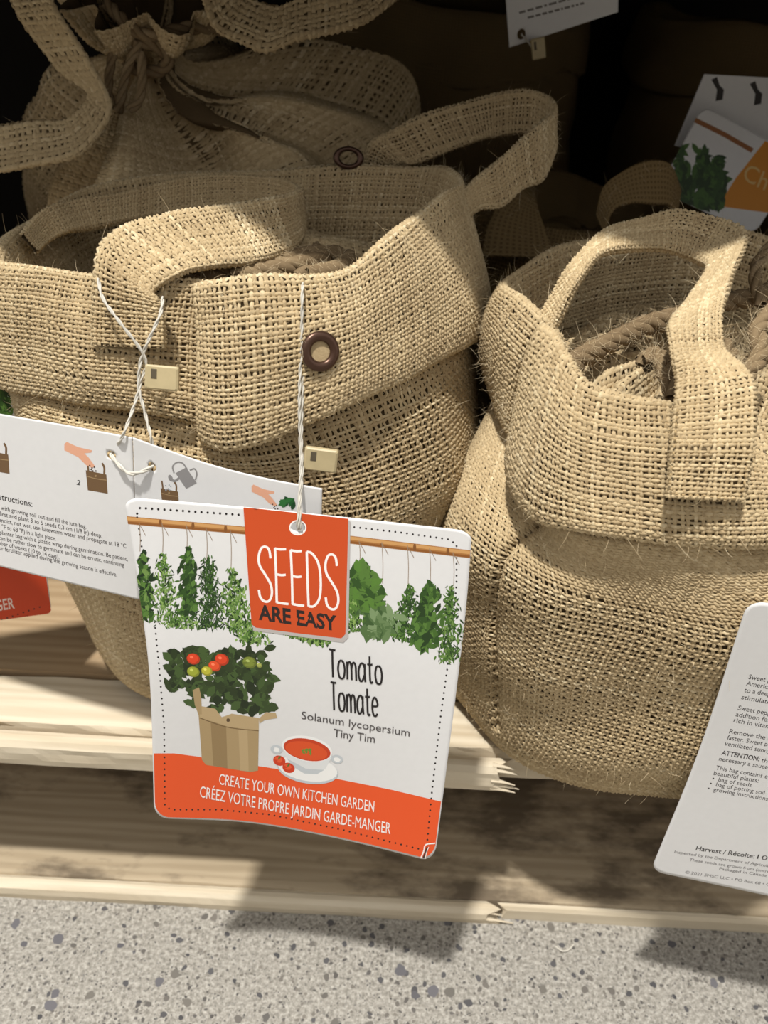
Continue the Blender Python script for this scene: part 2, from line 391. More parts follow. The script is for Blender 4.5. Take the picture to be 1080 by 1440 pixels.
# ------------------------------------------------------------------ setting
def slab(name, x0, x1, y0, y1, z0, z1, mat, kind='structure'):
    V = np.array([(x, y, z) for z in (z0, z1) for y in (y0, y1) for x in (x0, x1)], float)
    F = np.array([(0, 2, 3, 1), (4, 5, 7, 6), (0, 1, 5, 4), (2, 6, 7, 3), (0, 4, 6, 2), (1, 3, 7, 5)])
    return tag(mesh(name, V, F, mat, None, False), kind=kind)
slab('floor', -300, 300, -150, 120, -1, 0, 'floor')['label'] = 'polished grey concrete floor with exposed pebbles'
slab('upper_shelf', -78, 78, 25.0, 92, 42, 44, 'dark')['label'] = 'dark shelf above the display'  # unseen upper shelf, set low so it shades the back bags
slab('wall_back', -78, 78, 90, 92, 0, 42, 'dark')['label'] = 'dark back panel added to keep the rear of the bay dark'  # added behind the bags to keep the rear dark
slab('wall_block_left', -80, -78, 25.0, 92, 0, 44, 'dark')['label'] = 'dark left side panel added to keep light out of the bay'  # added side panel, stops ambient light leaking in from the left
slab('wall_block_right', 78, 80, 25.0, 92, 0, 44, 'dark')['label'] = 'dark right side panel added to keep light out of the bay'  # same on the right, added against side light

slab('wall_light_block', -300, 300, -152, -150, 0, 118, 'aisle')['label'] = 'unseen wall added to block and bounce light across the aisle'  # added behind the camera: cuts low sky light, height tuned for fill

# ------------------------------------------------------------------ pallet
DECK = 11.1; DT = 1.5
pallet = tag(empty('wooden_pallet', (0, 30, 0)), 'worn pine pallet with splintered front boards standing on the concrete floor', 'pallet')
def plank(name, x0, x1, prof, mat, parent, seed, rag0=0., rag1=0., wav=.05, fine=.006, n=150):
    """prof: (y,z) outline, counter-clockwise seen from +X; wavers along its length; ragged ends where broken"""
    r = np.random.default_rng(seed); prof = np.array(prof, float); k = len(prof)
    xs = np.linspace(x0, x1, n); V = np.zeros((n, k, 3))
    cen = prof.mean(0)
    for j, (y, z) in enumerate(prof):
        o1 = sum(r.normal(0, 1)*np.sin(xs*f+r.uniform(0, 6.3)) for f in (.12, .31, .7, 1.5))*.5*wav+r.normal(0, fine, n)
        d = (prof[j]-cen); d /= np.linalg.norm(d)+1e-9
        V[:, j, 0] = xs; V[:, j, 1] = y+o1*d[0]; V[:, j, 2] = z+o1*d[1]*.35
    if rag1: V[-1, :, 0] += r.uniform(-rag1, rag1, k); V[-2, :, 0] += (V[-1, :, 0]-x1)*.7
    if rag0: V[0, :, 0] += r.uniform(-rag0, rag0, k)
    V[:, :, 2] = np.maximum(V[:, :, 2], 0.002)
    F = grid_faces(n, k, True)
    c0, c1 = len(V.reshape(-1, 3)), len(V.reshape(-1, 3))+1
    VV = np.vstack([V.reshape(-1, 3), V[0].mean(0), V[-1].mean(0)-np.array([rag1*.8, 0, 0])])
    j = np.arange(k); j1 = (j+1) % k
    T1 = np.stack([np.full(k, c0), j1, j], 1); T2 = np.stack([np.full(k, c1), (n-1)*k+j, (n-1)*k+j1], 1)
    return mesh(name, VV, [F, np.concatenate([T1, T2])], mat, parent, False)
zt, zb = DECK, DECK-DT
xb = Uz(705, 1108, zb)[0]
plank('deck_board', -45, 45, [(23.05, zb), (25.8, zb), (25.8, zt), (24.6, zt), (23.45, zt), (23.25, zt-.06), (23.12, zt-.3)], 'pine', pallet, 1, wav=.09)
plank('split_strip', -45, xb, [(22.32, zb-.05), (22.95, zb-.02), (23.02, zb+.7), (22.98, zt-.35), (22.88, zt-.2), (22.68, zt-.16), (22.45, zt-.25), (22.3, zt-.5), (22.27, zb+.7), (22.28, zb+.3)], 'pine', pallet, 2, rag1=.5, wav=.03)
plank('deck_board', -45, 45, [(26.02, zb), (35, zb), (35, zt+.15), (26.05, zt+.15)], 'pine_brown', pallet, 3, wav=.04)
plank('deck_board', -45, 45, [(36, zb), (45, zb), (45, zt), (36, zt)], 'pine_brown', pallet, 4)
plank('deck_board', -45, 45, [(46.5, zb), (56, zb), (56, zt), (46.5, zt)], 'pine_brown', pallet, 5)
plank('deck_board', -45, 45, [(57.5, zb), (67, zb), (67, zt), (57.5, zt)], 'pine_brown', pallet, 6)
# splinters sticking out of the broken strip
def splinter(p0, p1, w, parent, mat):
    P = np.array([p0, (np.array(p0)*.5+np.array(p1)*.5)+np.array([0, 0, .03]), p1]); V, F = tube_vf(cr(P, 8, False), np.linspace(w, w*.15, 8), 5)
    return mesh('splinter', V, F, mat, parent, False)
for k, (dy, dz, L) in enumerate([(22.4, .25, 1.0), (22.35, .55, .7), (22.5, 1.0, .9), (22.55, 1.25, .6), (22.38, .05, .8)]):
    splinter((xb-.5, dy, zb+dz), (xb+L*.7, dy-.1, zb+dz-.12), .13, pallet, 'pine')
xs_ = Uz(690, 1300, .4)[0]
plank('bottom_board', -45, 45, [(22.75, .01), (32, .01), (32, 1.05), (24, 1.05), (23.2, 1.03), (22.85, .95), (22.7, .6)], 'pine_grey', pallet, 7, wav=.05)
plank('split_strip', -45, xs_, [(22.2, .01), (22.75, .01), (22.8, .5), (22.78, .9), (22.6, .98), (22.4, .93), (22.22, .75), (22.15, .4)], 'pine', pallet, 8, rag1=.6, wav=.035)
for k, (dy, dz, L) in enumerate([(22.3, .3, 1.4), (22.4, .7, .7), (22.5, .85, .4)]):
    splinter((xs_-.6, dy, dz), (xs_+L*.8, dy-.12, dz-.1), .12, pallet, 'pine')
plank('edge_strip', xs_+.6, 45, [(22.5, .01), (22.76, .01), (22.76, .9), (22.6, .88), (22.5, .7)], 'pine', pallet, 17, rag0=.5, wav=.03)
plank('bottom_board', -45, 45, [(48, .01), (58, .01), (58, 1.05), (48, 1.05)], 'pine_grey', pallet, 9)
for x in (-41, 0, 41):
    V = np.array([(x+dx, y, z) for z in (1.05, zb) for y in (26.5, 66) for dx in (-2, 2)], float)
    mesh('stringer', V, np.array([(0, 2, 3, 1), (4, 5, 7, 6), (0, 1, 5, 4), (2, 6, 7, 3), (0, 4, 6, 2), (1, 3, 7, 5)]), 'pine_grey', pallet, False)

# ------------------------------------------------------------------ jute bags
def se_loop(cx, cy, a, b, z, n=72, e=2.6, rot=0.):
    th = np.arange(n)/n*2*math.pi
    s, c = np.sin(th), np.cos(th)
    x = -np.sign(s)*np.abs(s)**(2/e)*a; y = np.sign(c)*np.abs(c)**(2/e)*b
    X = cx+x*math.cos(rot)-y*math.sin(rot); Y = cy+x*math.sin(rot)+y*math.cos(rot)
    return np.stack([X, Y, np.full(n, float(z))], 1)
def cuff_rings(R, B):
    """R outer top edge, B outer bottom edge (same control points)"""
    cen = R.mean(0)
    inn = cen[None]-R; inn[:, 2] = 0; inn /= np.linalg.norm(inn, axis=1, keepdims=True)
    z = np.array([0, 0, 1.0])
    return np.stack([R+inn*1.5-z*4.6, R+inn*1.05-z*2.2, R+inn*.5-z*.25, R+inn*.25+z*.06, R-z*.22,
                     R*.67+B*.33-inn*.22, R*.33+B*.67-inn*.25, B+z*.2, B+inn*.3-z*.05, B+inn*.95+z*.55])
def orient(D, closed=True):
    """sign that makes normals of a bag-like wall point away from its axis"""
    N = normals(D, closed); c = D.mean((0, 1)); d = D-c; d[:, :, 2] = 0
    return 1 if (N*d).sum() > 0 else -1
def loop_from(spec, dY=0):
    return np.array([U(p[0], p[1], p[2]+dY) for p in spec])
def drop(R, B, dz=4.5, out=.5):
    cen = R.mean(0); o = []
    for r, b in zip(R, B):
        if b is None:
            d = r-cen; d[2] = 0; d /= np.linalg.norm(d); o.append(r+d*out-np.array([0, 0, dz]))
        else: o.append(b)
    return np.array(o)

# ---- left bag
RL = [(380, 240, 37), (240, 246, 36.5), (120, 262, 35), (45, 300, 32), (-12, 350, 28.5), (-8, 376, 26.6), (60, 382, 25.2), (130, 393, 24.6), (215, 399, 24.4),
      (292, 403, 24.9), (284, 406, 24.3), (273, 408, 23.8), (310, 405, 23.3), (370, 400, 23.2), (440, 397, 23.5), (495, 385, 24.2), (545, 352, 25.6), (590, 315, 27.6), (632, 275, 30), (655, 256, 32.5), (610, 239, 35.6), (500, 237, 36.8)]
BL = [None, None, None, None, (-14, 520, 28), (-6, 545, 26), (60, 562, 24.4), (130, 573, 23.5), (205, 583, 23.1),
      (292, 600, 23.3), (285, 612, 22.9), (288, 622, 22.5), (320, 632, 22.0), (375, 622, 21.8), (445, 595, 22.0), (505, 568, 22.7), (560, 542, 24), (615, 512, 25.8), (662, 483, 28), (684, 452, 31), None, None]
Rl = loop_from(RL); Bl = drop(Rl, [None if b is None else U(*b) for b in BL])
bagL = tag(empty('jute_bag', (-5, 30, DECK)), 'large tan jute bag with wide folded cuff, standing behind the tomato seed tag', 'bag', 'jute planter bags on the pallet')
D = surf(cuff_rings(Rl, Bl), 420, 110, True); sg = orient(D[60:80])
D = lump(D, normals(D, True, sg), .10, 6, 11)
DcL = D
cuffL = woven('cuff', D, True, sg, bagL, seed=21, pitch=.152, facing=-.6); fuzz('fuzz', D, True, sg, cuffL, 3000, seed=5); fuzz('fuzz', D, True, sg, cuffL, 420, seed=6, rows=(.48, .02), face=-.8)
def body(name, top_loop, loops, parent, seed, wr=.16, mats=('jute', 'jute_backing_shade'), pitch=.165, crease=None, **kw):
    n = 72
    T = smooth_loop(loop_uniform(top_loop, n), 8)
    cen = T.mean(0); inn = cen[None]-T; inn[:, 2] = 0; inn /= np.linalg.norm(inn, axis=1, keepdims=True)
    rings = [T+inn*1.3+np.array([0, 0, 1.6]), T+inn*.45+np.array([0, 0, -.1])]+[loop_uniform(q, n) for q in loops]
    D = surf(rings, 560, 150, True); sg = orient(D[:100]); N = normals(D, True, sg)
    D = lump(D, N, wr, 7, seed); 
    if crease is not None: D = crease(D, N)
    D[:, :, 2] = np.maximum(D[:, :, 2], DECK+.24)
    o = woven(name, D, True, sg, parent, mats=mats, seed=seed, pitch=pitch, facing=-.25, **{'wid': .325, 'thick': .048, 'backing': .10, **kw})
    return o, D, sg
cx, cy = -5.5, 31.0
o, D, sg = body('body', Bl, [se_loop(cx+.35, cy, 8.9, 9.1, 22.3, e=2.4), se_loop(cx, cy, 8.3, 9.0, 18.3, e=2.4), se_loop(cx, cy+.2, 8.1, 8.4, 14.6, e=2.5), se_loop(cx, cy+.2, 7.8, 7.7, 12.3, e=2.5), se_loop(cx, cy+.2, 7.0, 6.7, DECK+.28, e=2.5), se_loop(cx+.2, cy+.5, 3.0, 3.0, DECK+.25, e=2)], bagL, 31)
fuzz('fuzz', D, True, sg, o, 1800, seed=8)
DbL = D
# inner liner, gathered
def liner(parent, R, zoff, seed, pleat=.28, mats=('jute', 'jute_backing_shade'), pitch=.2, bulge=1.0):
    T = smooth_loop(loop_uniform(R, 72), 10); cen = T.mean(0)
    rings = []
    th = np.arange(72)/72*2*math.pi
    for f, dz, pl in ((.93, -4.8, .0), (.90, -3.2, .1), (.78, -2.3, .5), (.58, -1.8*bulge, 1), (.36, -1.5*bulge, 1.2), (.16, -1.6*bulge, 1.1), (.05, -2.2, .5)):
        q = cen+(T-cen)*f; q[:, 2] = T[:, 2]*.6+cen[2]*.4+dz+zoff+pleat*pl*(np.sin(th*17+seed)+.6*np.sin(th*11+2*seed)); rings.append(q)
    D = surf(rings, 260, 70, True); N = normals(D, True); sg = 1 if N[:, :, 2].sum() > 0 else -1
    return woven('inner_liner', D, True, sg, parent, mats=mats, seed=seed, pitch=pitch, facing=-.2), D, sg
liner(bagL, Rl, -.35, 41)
ropeL = [U(*p) for p in [(262, 398, 26.2), (300, 392, 26.4), (345, 380, 27.2), (395, 372, 28.0), (440, 362, 29.2), (478, 362, 30), (492, 372, 29.4), (470, 384, 28), (425, 392, 26.6)]]
o = rope('drawstring', ropeL, .40, bagL, seed=1); rope_fuzz('fuzz', ropeL, .40, o, 420)
ropeL2 = [U(*p) for p in [(330, 392, 26.2), (375, 384, 26.9), (420, 374, 28), (452, 366, 29), (440, 352, 30.5), (390, 350, 31), (330, 362, 30)]]
o = rope('drawstring', ropeL2, .36, bagL, seed=2, phase=1); rope_fuzz('fuzz', ropeL2, .36, o, 300, seed=15)
# handles of the left bag
H1A = [(130, 486, 23.5), (131, 440, 23.85), (134, 397, 24.1), (138, 356, 24.5), (153, 335, 25.3), (187, 314, 26.3), (233, 303, 27.0), (311, 290, 28.0), (380, 280, 29.3), (415, 271, 31), (420, 262, 32.6), (398, 254, 33.6), (350, 249, 34.2), (300, 248, 34.4), (240, 256, 34), (170, 274, 33), (105, 283, 32), (72, 290, 31), (48, 308, 30.2), (30, 330, 29.3)]
H1B = [(230, 490, 23.25), (229, 450, 23.55), (224, 424, 23.7), (214, 412, 23.9), (230, 398, 24.2), (268, 381, 24.8), (305, 374, 25.5), (355, 369, 26.7), (408, 352, 28.6), (424, 332, 30.2), (424, 310, 31.6), (400, 297, 32.6), (350, 292, 33.2), (300, 292, 33.4), (240, 300, 33), (170, 312, 32), (120, 322, 31.2), (95, 327, 30.5), (70, 340, 30), (52, 356, 29.2)]
ribbon('handle', H1A, H1B, bagL, seed=51, cup=.0, pitch=.125)
H2A = [(508, 264, 38), (511, 225, 37.6), (524, 196, 37.2), (552, 183, 37.3), (619, 153, 37.4), (702, 132, 38), (745, 127, 37.8), (773, 138, 37), (777, 156, 36), (757, 176, 35), (724, 206, 34), (691, 234, 33.2), (660, 261, 32.4), (637, 288, 31.4)]
H2B = [(556, 270, 37.8), (558, 242, 37.3), (566, 228, 36.9), (585, 230, 36.7), (647, 206, 36.7), (702, 190, 37.3), (742, 186, 37.3), (772, 196, 36.6), (778, 215, 35.6), (762, 252, 34.5), (735, 266, 33.6), (705, 291, 32.8), (672, 294, 32.2), (646, 315, 31.2)]
ribbon('handle', H2A, H2B, bagL, seed=52, pitch=.145)
# eyelets
def ring(name, c, n, R, r, parent, mat, squash=1.):
    n = np.array(n, float); n /= np.linalg.norm(n); a = np.cross(n, (0, 0, 1.0)); a /= np.linalg.norm(a); b = np.cross(n, a)
    t = np.arange(36)/36*2*math.pi; p = np.arange(10)/10*2*math.pi
    V = np.array([[np.array(c)+(a*math.cos(x)+b*math.sin(x)*squash)*(R+r*math.cos(y))+n*r*.7*math.sin(y) for y in p] for x in t])
    k = np.arange(36)[:, None]; j = np.arange(10)[None]
    F = np.stack(np.broadcast_arrays(k*10+j, k*10+(j+1) % 10, ((k+1) % 36)*10+(j+1) % 10, ((k+1) % 36)*10+j), -1).reshape(-1, 4)
    return mesh(name, V.reshape(-1, 3), F, mat, parent)
def disc(name, c, n, R, parent, mat):
    n = np.array(n, float); n /= np.linalg.norm(n); a = np.cross(n, (0, 0, 1.0)); a /= np.linalg.norm(a); b = np.cross(n, a)
    V = [np.array(c)]+[np.array(c)+(a*math.cos(t)+b*math.sin(t))*R for t in np.arange(24)/24*2*math.pi]
    return mesh(name, V, np.array([(0, 1+k, 1+(k+1) % 24) for k in range(24)]), mat, parent)
def near(D, px, py, front=True):
    """point and outward frame of the visible surface at a pixel"""
    q = proj(D.reshape(-1, 3)); d = ((q-np.array([px, py]))**2).sum(1); idx = np.argsort(d)[:12]
    P = D.reshape(-1, 3)[idx]; k = np.argmin(np.linalg.norm(P-CAM, axis=1)); return P[k]
def frame_at(D, px, py, sg_ref=None):
    a, b, c = near(D, px, py), near(D, px+26, py), near(D, px, py+26)
    n = np.cross(c-a, b-a); n /= np.linalg.norm(n)
    if n@(CAM-a) < 0: n = -n
    return a, n
c, n = frame_at(DcL, 450, 497)
ey = ring('eyelet', c+n*.13, n, .44, .15, bagL, 'bronze')
disc('eyelet_hole', c+n*.10, n, .36, ey, 'jute')
c2 = U(490, 222, 36.4)
ring('eyelet', c2, (CAM-c2)*np.array([1, 1, 0])+np.array([0, 0, 12]), .5, .14, bagL, 'bronze', .7)

# ---- right bag
dYR = 1.4
RR = [(1000, 322, 33), (900, 326, 32.5), (830, 336, 31.5), (770, 352, 30), (700, 394, 27.3), (722, 420, 25.5), (752, 450, 24.3), (776, 476, 24.1), (754, 464, 22.9), (770, 474, 22.1), (792, 512, 21.2), (820, 550, 20.5), (880, 566, 20.1), (950, 572, 19.9), (1040, 588, 19.9), (1130, 600, 21), (1195, 545, 24.5), (1190, 435, 29), (1100, 345, 32)]
BR = [None, None, None, None, (682, 515, 28), (688, 572, 25.8), (703, 604, 24.2), (728, 632, 23.9), (710, 642, 22.7), (718, 690, 21.4), (750, 733, 19.8), (805, 750, 18.8), (870, 760, 18.4), (955, 769, 18.2), (1060, 768, 18.3), (1150, 755, 19.5), None, None, None]
Rr = loop_from(RR, dYR); Br = drop(Rr, [None if b is None else U(b[0], b[1], b[2]+dYR) for b in BR])
bagR = tag(empty('jute_bag', (10, 27, DECK)), 'tan jute bag overhanging the pallet edge, with stitched handle patch on its front cuff', 'bag', 'jute planter bags on the pallet')
D = surf(cuff_rings(Rr, Br), 400, 110, True); sg = orient(D[60:80]); D = lump(D, normals(D, True, sg), .12, 6, 12); DcR = D
cuffR = woven('cuff', D, True, sg, bagR, seed=22, pitch=.152, facing=-.6); fuzz('fuzz', D, True, sg, cuffR, 3000, seed=7); fuzz('fuzz', D, True, sg, cuffR, 350, seed=9, rows=(.48, .02), face=-.8)
def L3(spec): return np.array(spec, float)
def body_loop(pts, z):
    return np.array([(x, y, z) for x, y in pts])
bR1 = body_loop([(10, 34.5), (5.2, 33), (3.4, 29.5), (2.6, 26.3), (3.5, 23.2), (6.0, 20.7), (9.5, 19.5), (14, 19.9), (18, 22.3), (19, 28), (15.5, 33)], 21.5)
bR2 = body_loop([(10, 34.5), (5.2, 33), (3.3, 29.5), (2.4, 26.3), (3.3, 23.3), (6.0, 20.9), (10, 19.6), (14.5, 20.0), (18.2, 22.3), (19, 28), (15.5, 33)], 18)
bR3 = body_loop([(10, 34.2), (5.2, 32.6), (3.3, 29.5), (2.5, 26.6), (3.6, 23.7), (6.4, 21.3), (10.3, 19.9), (14.5, 20), (18, 22.4), (18.6, 28), (15.3, 32.6)], 14.5)
bR4 = body_loop([(10.2, 33.4), (5.4, 31.8), (3.5, 29.2), (2.7, 26.8), (3.9, 24.2), (6.7, 21.9), (10.6, 20.5), (14.3, 20.8), (17.3, 23), (17.8, 28), (15, 31.8)], 12.2)
bR5 = body_loop([(10.4, 32), (6.0, 30.8), (4.2, 28.8), (3.6, 27), (4.7, 24.7), (7.1, 22.6), (10.8, 21.2), (14, 21.9), (16.4, 23.8), (16.8, 28), (14.6, 30.8)], DECK+.28)
bR6 = body_loop([(10.5, 29.5), (8.5, 29), (7.6, 28.2), (7.4, 27.4), (7.9, 26.6), (8.8, 25.8), (10.4, 25), (12.3, 25), (13.3, 26), (13.4, 27.6), (12.4, 29)], DECK+.25)
def creaseR(D, N):
    path = cr(np.array([(755, 738), (722, 765), (703, 795), (693, 850), (694, 930), (698, 1030)], float), 160, False)
    q = proj(D); d = np.min(np.linalg.norm(q[:, :, None, :]-path[None, None, ::4], axis=3), axis=2)
    vis = (N*(CAM-D)).sum(2) > 0
    g = np.where(vis, np.exp(-(d/5.5)**2), 0)
    return D-N*(.36*g)[:, :, None]
o, D, sg = body('body', Br, [bR1, bR2, bR3, bR4, bR5, bR6], bagR, 32, wr=.2, crease=creaseR)
fuzz('fuzz', D, True, sg, o, 2200, seed=10); DbR = D
fuzz('fuzz', D, True, sg, o, 220, seed=13, rows=(.86, .02), lmax=1.6, lmin=.6)
liner(bagR, Rr, -.7, 42, bulge=.7)
o_r = [[(792, 520, 24.8), (835, 494, 26), (890, 466, 27.2), (950, 446, 28.2), (1010, 428, 29), (1085, 412, 29.6)],
       [(905, 512, 24.3), (925, 500, 24.6), (938, 525, 23.6), (950, 560, 22.6)],
       [(1095, 430, 26.5), (1066, 465, 25.2), (1070, 495, 24.4), (1050, 525, 23.6), (1020, 540, 23.4)],
       [(1085, 345, 30.6), (1062, 380, 29.8), (1070, 430, 28.6)],
       [(985, 470, 27.4), (1020, 490, 26.4), (1035, 520, 25.2), (1080, 500, 25.5)]]
for k, p in enumerate(o_r):
    pts = [U(*q) for q in p]; rd = (.36, .30, .30, .22, .3)[k]
    o = rope('drawstring', pts, rd, bagR, seed=60+k, loose=.15); rope_fuzz('fuzz', pts, rd, o, (500, 260, 260, 90, 260)[k], 1.2, seed=70+k)
d3 = dYR
H3A = [(736, 506, 26.4), (748, 468, 26.3), (780, 414, 26.6), (803, 374, 27.0), (844, 330, 28.2), (900, 309, 29.4), (958, 298, 30), (1020, 312, 29.4), (1049, 334, 28.2), (1030, 386, 26.2), (1016, 431, 24.9), (1013, 466, 24.0), (1016, 494, 23.3), (1048, 522, 22.0), (1062, 557, 21.1), (1058, 630, 20.2), (1048, 706, 19.55)]
H3B = [(758, 530, 25.6), (768, 490, 25.6), (792, 436, 25.9), (814, 396, 26.3), (846, 358, 27.2), (900, 350, 28.2), (950, 354, 28.6), (984, 368, 28.0), (994, 380, 27.0), (965, 428, 25.2), (943, 455, 23.6), (941, 470, 22.8), (947, 500, 22.0), (953, 535, 21.5), (948, 575, 20.85), (943, 630, 20.1), (938, 700, 19.4)]
H3, DH3, sgH = ribbon('handle', H3A, H3B, bagR, seed=53, pitch=.13)
def stitches(name, pts, parent, n, rad=.035, gap=.45):
    P = loop_uniform(cr(np.array(pts), 60, False), n*2, False); Vs, Fs, b = [], [], 0
    for k in range(n):
        a, c = P[2*k], P[2*k+1]; m = (a+c)/2
        V, F = tube_vf(np.array([a, a*.7+c*.3, m, a*.3+c*.7, c]), np.array([.4, 1, 1, 1, .4])*rad, 5, b); Vs.append(V); Fs.append(F); b += len(V)
    return mesh(name, np.concatenate(Vs), np.concatenate(Fs), 'stitch', parent)
def toward(p, d):
    p = np.array(p); v = CAM-p; return p+v/np.linalg.norm(v)*d
stitches('stitching', [toward(U(*q), .22) for q in [(953, 575, 20.8), (947, 640, 20.0), (945, 690, 19.5), (990, 697, 19.5), (1040, 697, 19.55), (1050, 640, 20.2), (1054, 575, 20.9)]], H3, 34)

# ------------------------------------------------------------------ bags further back
def back_bag(name_label, cx, cy, a, b, zc, tilt, seed, straps=(), mats=('jute', 'jute_backing_shade'), e=2.4, pitch=.22, cuff_h=4.5, openr=True, group='jute planter bags on the pallet'):
    bag = tag(empty('jute_bag', (cx, cy, DECK)), name_label, 'bag', group)
    R = se_loop(cx, cy, a, b, zc, n=26, e=e); R[:, 2] += tilt[0]*(R[:, 0]-cx)+tilt[1]*(R[:, 1]-cy)
    r = np.random.default_rng(seed); R[:, :2] += smooth_loop(r.normal(0, .5, (26, 2)), 2); R[:, 2] += smooth_loop(r.normal(0, .6, (26, 1)), 2)[:, 0]
    d = R-R.mean(0); d[:, 2] = 0; d /= np.linalg.norm(d, axis=1, keepdims=True)
    B = R+d*.7-np.array([0, 0, cuff_h])
    D = surf(cuff_rings(R, B), 220, 60, True); sg = orient(D[33:44]); D = lump(D, normals(D, True, sg), .25, 6, seed)
    woven('cuff', D, True, sg, bag, mats=mats, seed=seed, pitch=pitch, facing=-.1)
    h = zc-cuff_h-DECK
    o, D, sg = body('body', B, [se_loop(cx, cy, a*1.03, b*1.03, DECK+h*.55, e=e), se_loop(cx, cy, a*.97, b*.97, DECK+h*.2, e=e), se_loop(cx, cy, a*.85, b*.85, DECK+.6, e=e), se_loop(cx, cy, a*.4, b*.4, DECK+.58)], bag, seed+1, wr=.3, mats=mats, pitch=pitch)
    liner(bag, R, -.6, seed+2, mats=mats, pitch=.3)
    for k, (A, Bb) in enumerate(straps): ribbon('handle', A, Bb, bag, seed=seed+3+k, pitch=pitch, nfuzz=60, mats=mats)
    return bag
# gathered bag behind the left one
bagT = tag(empty('jute_bag', (-10.5, 47, DECK)), 'jute bag with gathered drawstring mouth, top left behind the tomato bag', 'bag', 'jute planter bags on the pallet')
C0 = U(212, 92, 41.5)
th = np.arange(72)/72*2*math.pi
def pleated(c, a, b, pl, ph, tilt=(0, 0), zf=0.):
    f = np.sin(th*9+ph)+.55*np.sin(th*5+ph*2.1)+.35*np.sin(th*14+1.3*ph)
    x = -np.sin(th)*(a+pl*f); y = np.cos(th)*(b+pl*f)
    return np.stack([c[0]+x, c[1]+y, c[2]+tilt[0]*x+tilt[1]*y+zf*f], 1)
rt = [pleated(C0+np.array([0, .6, 3.2]), 3.6, 3.0, .55, .4, (0, .5)), pleated(C0+np.array([0, .5, 1.8]), 2.6, 2.2, .42, .3, (0, .5)), pleated(C0+np.array([0, .3, .3]), 1.1, 1.0, .16, .2, (0, .4)),
      pleated(C0+np.array([.2, .7, -.5]), 2.6, 2.0, .42, .2, (0, .45), .25), pleated(C0+np.array([1.4, 2.3, -1.5]), 6.0, 4.8, .85, .25, (.16, .35), .6), pleated(C0+np.array([2.0, 4.2, -3.6]), 9.2, 7.4, .8, .35, (.18, .2), .5),
      pleated(C0+np.array([1.6, 5.2, -7.4]), 10.4, 8.6, .25, .5, (.1, .1)), pleated(np.array([C0[0]+1.4, C0[1]+5.4, 18.5]), 10.2, 8.6, .1, .5), pleated(np.array([C0[0]+1.4, C0[1]+5.4, DECK+1.6]), 9.2, 7.9, .05, .5), pleated(np.array([C0[0]+1.4, C0[1]+5.4, DECK+.62]), 7.8, 6.5, 0, .5), pleated(np.array([C0[0]+1.4, C0[1]+5.4, DECK+.6]), 3, 3, 0, .5)]
D = surf(rt, 360, 170, True); sg = orient(D[90:]); D = lump(D, normals(D, True, sg), .45, 6, 77)
pth = cr(np.array([(435, 62), (400, 120), (365, 182), (318, 215), (296, 240)], float), 80, False)
q = proj(D); dd = np.min(np.linalg.norm(q[:, :, None, :]-pth[None, None, ::4], axis=3), axis=2); N = normals(D, True, sg)
D = D+N*(np.where((N*(CAM-D)).sum(2) > 0, np.exp(-(dd/13)**2), 0)*.75*(np.arange(len(D)) > 62)[:, None])[:, :, None]
D[:, :, 2] = np.maximum(D[:, :, 2], DECK+.35)
woven('body', D, True, sg, bagT, seed=78, pitch=.23, facing=-.1, zmin=23)
for k, p in enumerate([[(175, 72, 40.2), (205, 60, 39.6), (235, 78, 39.8), (228, 98, 40), (195, 100, 39.8), (178, 85, 40)],
                       [(150, 5, 40.5), (175, 30, 39.8), (205, 50, 39.5), (240, 45, 39.8), (280, 38, 40.2), (330, 45, 41)],
                       [(196, 60, 39.5), (180, 95, 39.2), (172, 130, 39), (166, 158, 38.8)], [(170, 40, 39.6), (158, 80, 39.3), (152, 120, 39.1), (156, 150, 38.8)],
                       [(198, 75, 39.4), (200, 110, 39), (196, 140, 38.7), (182, 155, 38.5)]]):
    rope('drawstring', [U(*t) for t in p], .27 if k < 2 else .2, bagT, seed=80+k)
ribbon('handle', [(120, -50, 43.5), (90, -75, 41.5), (60, -60, 39.5), (74, 0, 38.4), (105, 52, 38), (132, 95, 37.8), (152, 130, 37.4), (156, 160, 37), (134, 196, 36.7), (105, 220, 36.5), (55, 232, 36.4), (-10, 244, 36.6), (-80, 250, 37), (-120, 240, 39.5), (-90, 225, 42.5), (-20, 230, 45)],
       [(90, 0, 43.5), (40, -60, 41.8), (0, -50, 39.9), (20, 8, 39), (50, 55, 38.7), (82, 98, 38.4), (108, 116, 38.2), (124, 130, 38), (117, 150, 37.8), (92, 170, 37.6), (50, 171, 37.5), (-10, 178, 37.6), (-80, 180, 38), (-130, 175, 40.2), (-95, 165, 43), (-20, 170, 45.5)], bagT, seed=90, pitch=.25, nfuzz=80)
ribbon('handle', [(262, -40, 39), (285, 5, 38.6), (302, 42, 38.2), (340, 62, 37.8), (375, 74, 37.5), (415, 58, 37.6), (445, 52, 37.8), (482, 44, 38), (522, 28, 38.6), (555, 0, 39.8), (565, -12, 42), (520, 10, 45.5)],
       [(330, -70, 40), (335, -30, 39.8), (345, -8, 39.4), (370, 4, 39), (392, 8, 38.8), (415, 0, 38.8), (445, -8, 39), (482, -16, 39.2), (515, -28, 39.6), (545, -58, 40.6), (552, -75, 42.8), (505, -50, 46)], bagT, seed=91, pitch=.25, nfuzz=80)
